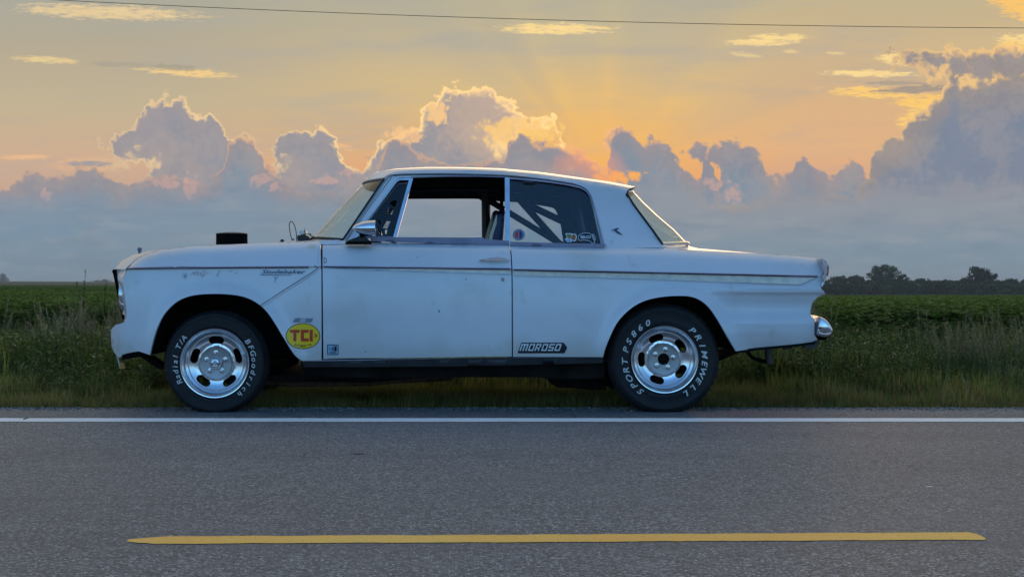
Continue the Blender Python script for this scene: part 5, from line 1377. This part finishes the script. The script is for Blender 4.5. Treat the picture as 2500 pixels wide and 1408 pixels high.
for xa, xb, t in ((229, 246, 683.5), (246, 264, 681.5), (220, 228, 687)):
    a = FP(xa, 686, dS); b_ = FP(xb, 686, dS); ht = (686-t)/FPX*dS if t < 686 else .6; V = []; Fc = []
    for i in range(9):
        u_ = i/8; V += [(a.x+(b_.x-a.x)*u_, a.y, a.z+ht*math.sin(math.pi*u_)), (a.x+(b_.x-a.x)*u_, a.y+14, a.z+ht*math.sin(math.pi*u_))]
    for i in range(8): Fc.append((2*i, 2*i+2, 2*i+3, 2*i+1))
    Fc += [tuple(range(0, 18, 2)), tuple(range(1, 18, 2))]
    mk('roof', V, Fc, 'far_metal_roof', fb, base=tuple(fb.location))
wp = np.polyfit([80,600,1250,1700,2100,2500], [-2,22,46,59,65.5,68.5], 2)
wy = 12.
pts = [P(px, float(np.polyval(wp, px)), wy) for px in range(-900, 3400, 50)]
mid = Vector(pts[len(pts)//2]); w_ = tube('overhead_wire', [Vector(p) for p in pts], .0048, 'rusty_steel', None, 6, base=(0,0,0)); tag(w_, 'single dark overhead wire sagging gently across the top of the sky', 'wire')

# ------------------------------------------------------------------ plants that stand out one by one
def foxtail(px, py, d, bend, lab, hgt=None):
    """wiry stem with a drooping bristly head whose middle is at (px, py)"""
    c = FP(px, py, d); g = ground_h(c.x, c.y); root = empty('foxtail_grass', (c.x-bend*.10, c.y, g)); H = c.z-g
    b = B(); arc = [Vector((0,0,0)), Vector((.01*bend,0,H*.5)), Vector((.04*bend,0,H*.92)), Vector((.07*bend,0,H*1.02)), Vector((.09*bend,0,H*1.04))]
    b.stem(arc, .0022, 0, .8)
    for k in range(4): b.blade((0,0,H*R.uniform(.1,.5)), R.uniform(0, 6.28), R.uniform(.15, .28), R.uniform(.6, 1.1), .005, 0, .7)
    b.obj('stem', ['grass_green'], parent=root)
    h = B(); tipd = Vector((bend, 0, -1)).normalized()
    for i in range(150):
        t = i/150; ang_ = t*1.6; p = Vector((.09*bend+.035*bend*math.sin(ang_), 0, H*1.04-.055*(1-math.cos(ang_))*1.0)); az = R.uniform(0, 6.28)
        h.leaf(p, (math.cos(az), math.sin(az), R.uniform(-.8, .3)), R.uniform(.010, .016)*(1-.5*t), .003, 0, R.uniform(.3, 1))
    h.obj('seed_head', ['seed_head'], parent=root); return tag(root, lab, 'grass plant', 'foxtail grasses on the left verge')
FX = [(76,812,10.2,1,'pale foxtail standing alone near the left edge of the verge'), (129,766,10.6,1,'topmost foxtail head of the cluster left of the car'), (146,781,10.3,-1,'curled pale foxtail head below the topmost one'), (163,781,10.3,1,'foxtail head at the right side of the left verge cluster'),
      (178,806,10.1,.3,'upright thin foxtail right of the cluster and lower down'), (160,826,10.,1.4,'flat leaning foxtail head below the cluster'), (43,886,9.8,1.4,'low foxtail head lying over the weeds at far left'), (192,874,9.9,.8,'fuzzy foxtail low on the verge left of the front bumper'), (186,905,9.7,.3,'lowest foxtail of the left verge in front of the weeds')]
for a in FX: foxtail(*a)
def dock(px, top, foot, d, lab):
    c = FP(px, top, d); g = ground_h(c.x, c.y); root = empty('dock_weed', (c.x, c.y, g)); H = c.z-g; b = B()
    b.stem([(0,0,0), (.02,0,H*.5), (.045,0,H)], .004, 0, .3); b.stem([(.01,0,H*.7), (-.03,0,H*.88)], .003, 0, .3); b.obj('stem', ['dark_stem'], parent=root)
    s_ = B()
    for k in range(26):
        t = R.uniform(.68, 1); q = Vector((.045*t*t, 0, H*t)); az = R.uniform(0, 6.28); s_.leaf(q, (math.cos(az), math.sin(az), .7), R.uniform(.012, .028), .012, 0, .3)
    for k in range(9): s_.leaf(Vector((-.03, 0, H*R.uniform(.82, .9))), (R.uniform(-1, 1), R.uniform(-1, 1), .5), .02, .012, 0, .3)
    s_.obj('seed_head', ['dark_stem'], parent=root); return tag(root, lab, 'weed', 'dark dock weeds above the crop')
dock(196, 657, 700, 11.5, 'tall dark dock weed sticking up above the horizon left of the car')
dock(246, 694, 720, 11.8, 'short dark weed tip against the crop just left of the car nose')
def bladeplant(px, top, d, n, lab, mat='grass_green', spread=.5, tone=.95, w=.007):
    c = FP(px, top, d); g = ground_h(c.x, c.y); root = empty('tall_grass', (c.x, c.y, g)); H = c.z-g
    for k in range(n):
        b = B(); b.blade((R.uniform(-.02,.02), R.uniform(-.02,.02), 0), R.uniform(0, 6.28), H*(1.02 if k == 0 else R.uniform(.45, .9)), R.uniform(.1, spread), w*R.uniform(.7, 1.3), 0, tone*R.uniform(.8, 1), 6); b.obj('blade', [mat], parent=root)
    return tag(root, lab, 'grass plant', 'tall grass plants on the verge')
bladeplant(12, 825, 9.7, 6, 'tall bright green blade plant at the left edge of the picture'); bladeplant(40, 905, 9.4, 6, 'yellow green grass tuft beside the tall blade plant at far left')
bladeplant(108, 928, 9.2, 5, 'small bright grass tuft low on the left verge', spread=.9); bladeplant(385, 885, 10.4, 7, 'grass tuft seen just in front of the front tyre', spread=.8)
bladeplant(1962, 925, 9.5, 7, 'light green tuft under the rear bumper', spread=1., w=.009); bladeplant(2040, 930, 9.3, 7, 'bright yellow green tuft right of the rear bumper', spread=.7, w=.009); bladeplant(2020, 945, 9.1, 5, 'short bright tuft nearest the road right of the car', w=.009)
bladeplant(2105, 885, 9.6, 4, 'thin pale stems standing right of the yellow green tuft', 'grass_dry', .2); bladeplant(2304, 930, 9.3, 8, 'arching light green grass clump on the right verge', spread=1.2, w=.010); bladeplant(2418, 808, 10.2, 3, 'tall pale grass stalk near the right edge of the verge', 'grass_dry', .15, w=.004); bladeplant(2150, 900, 9.4, 3, 'dry upright stalk among the dark weeds on the right verge', 'grass_dry', .15, w=.004)

# ------------------------------------------------------------------ evening haze over the land
hz_ = bpy.data.materials.new('evening_air'); hz_.use_nodes = True; nt = hz_.node_tree; nt.nodes.remove(nt.nodes['Principled BSDF'])
pv = nt.nodes.new('ShaderNodeVolumePrincipled'); pv.inputs['Color'].default_value = (.90,.93,.96,1); pv.inputs['Density'].default_value = .00030; pv.inputs['Anisotropy'].default_value = .1
nt.links.new(pv.outputs[0], nt.nodes['Material Output'].inputs['Volume']); M['evening_air'] = hz_
tag(box('haze', (-3000,-3000,-14), (3000,3000,14), 'evening_air', None, base=None), kind='stuff')
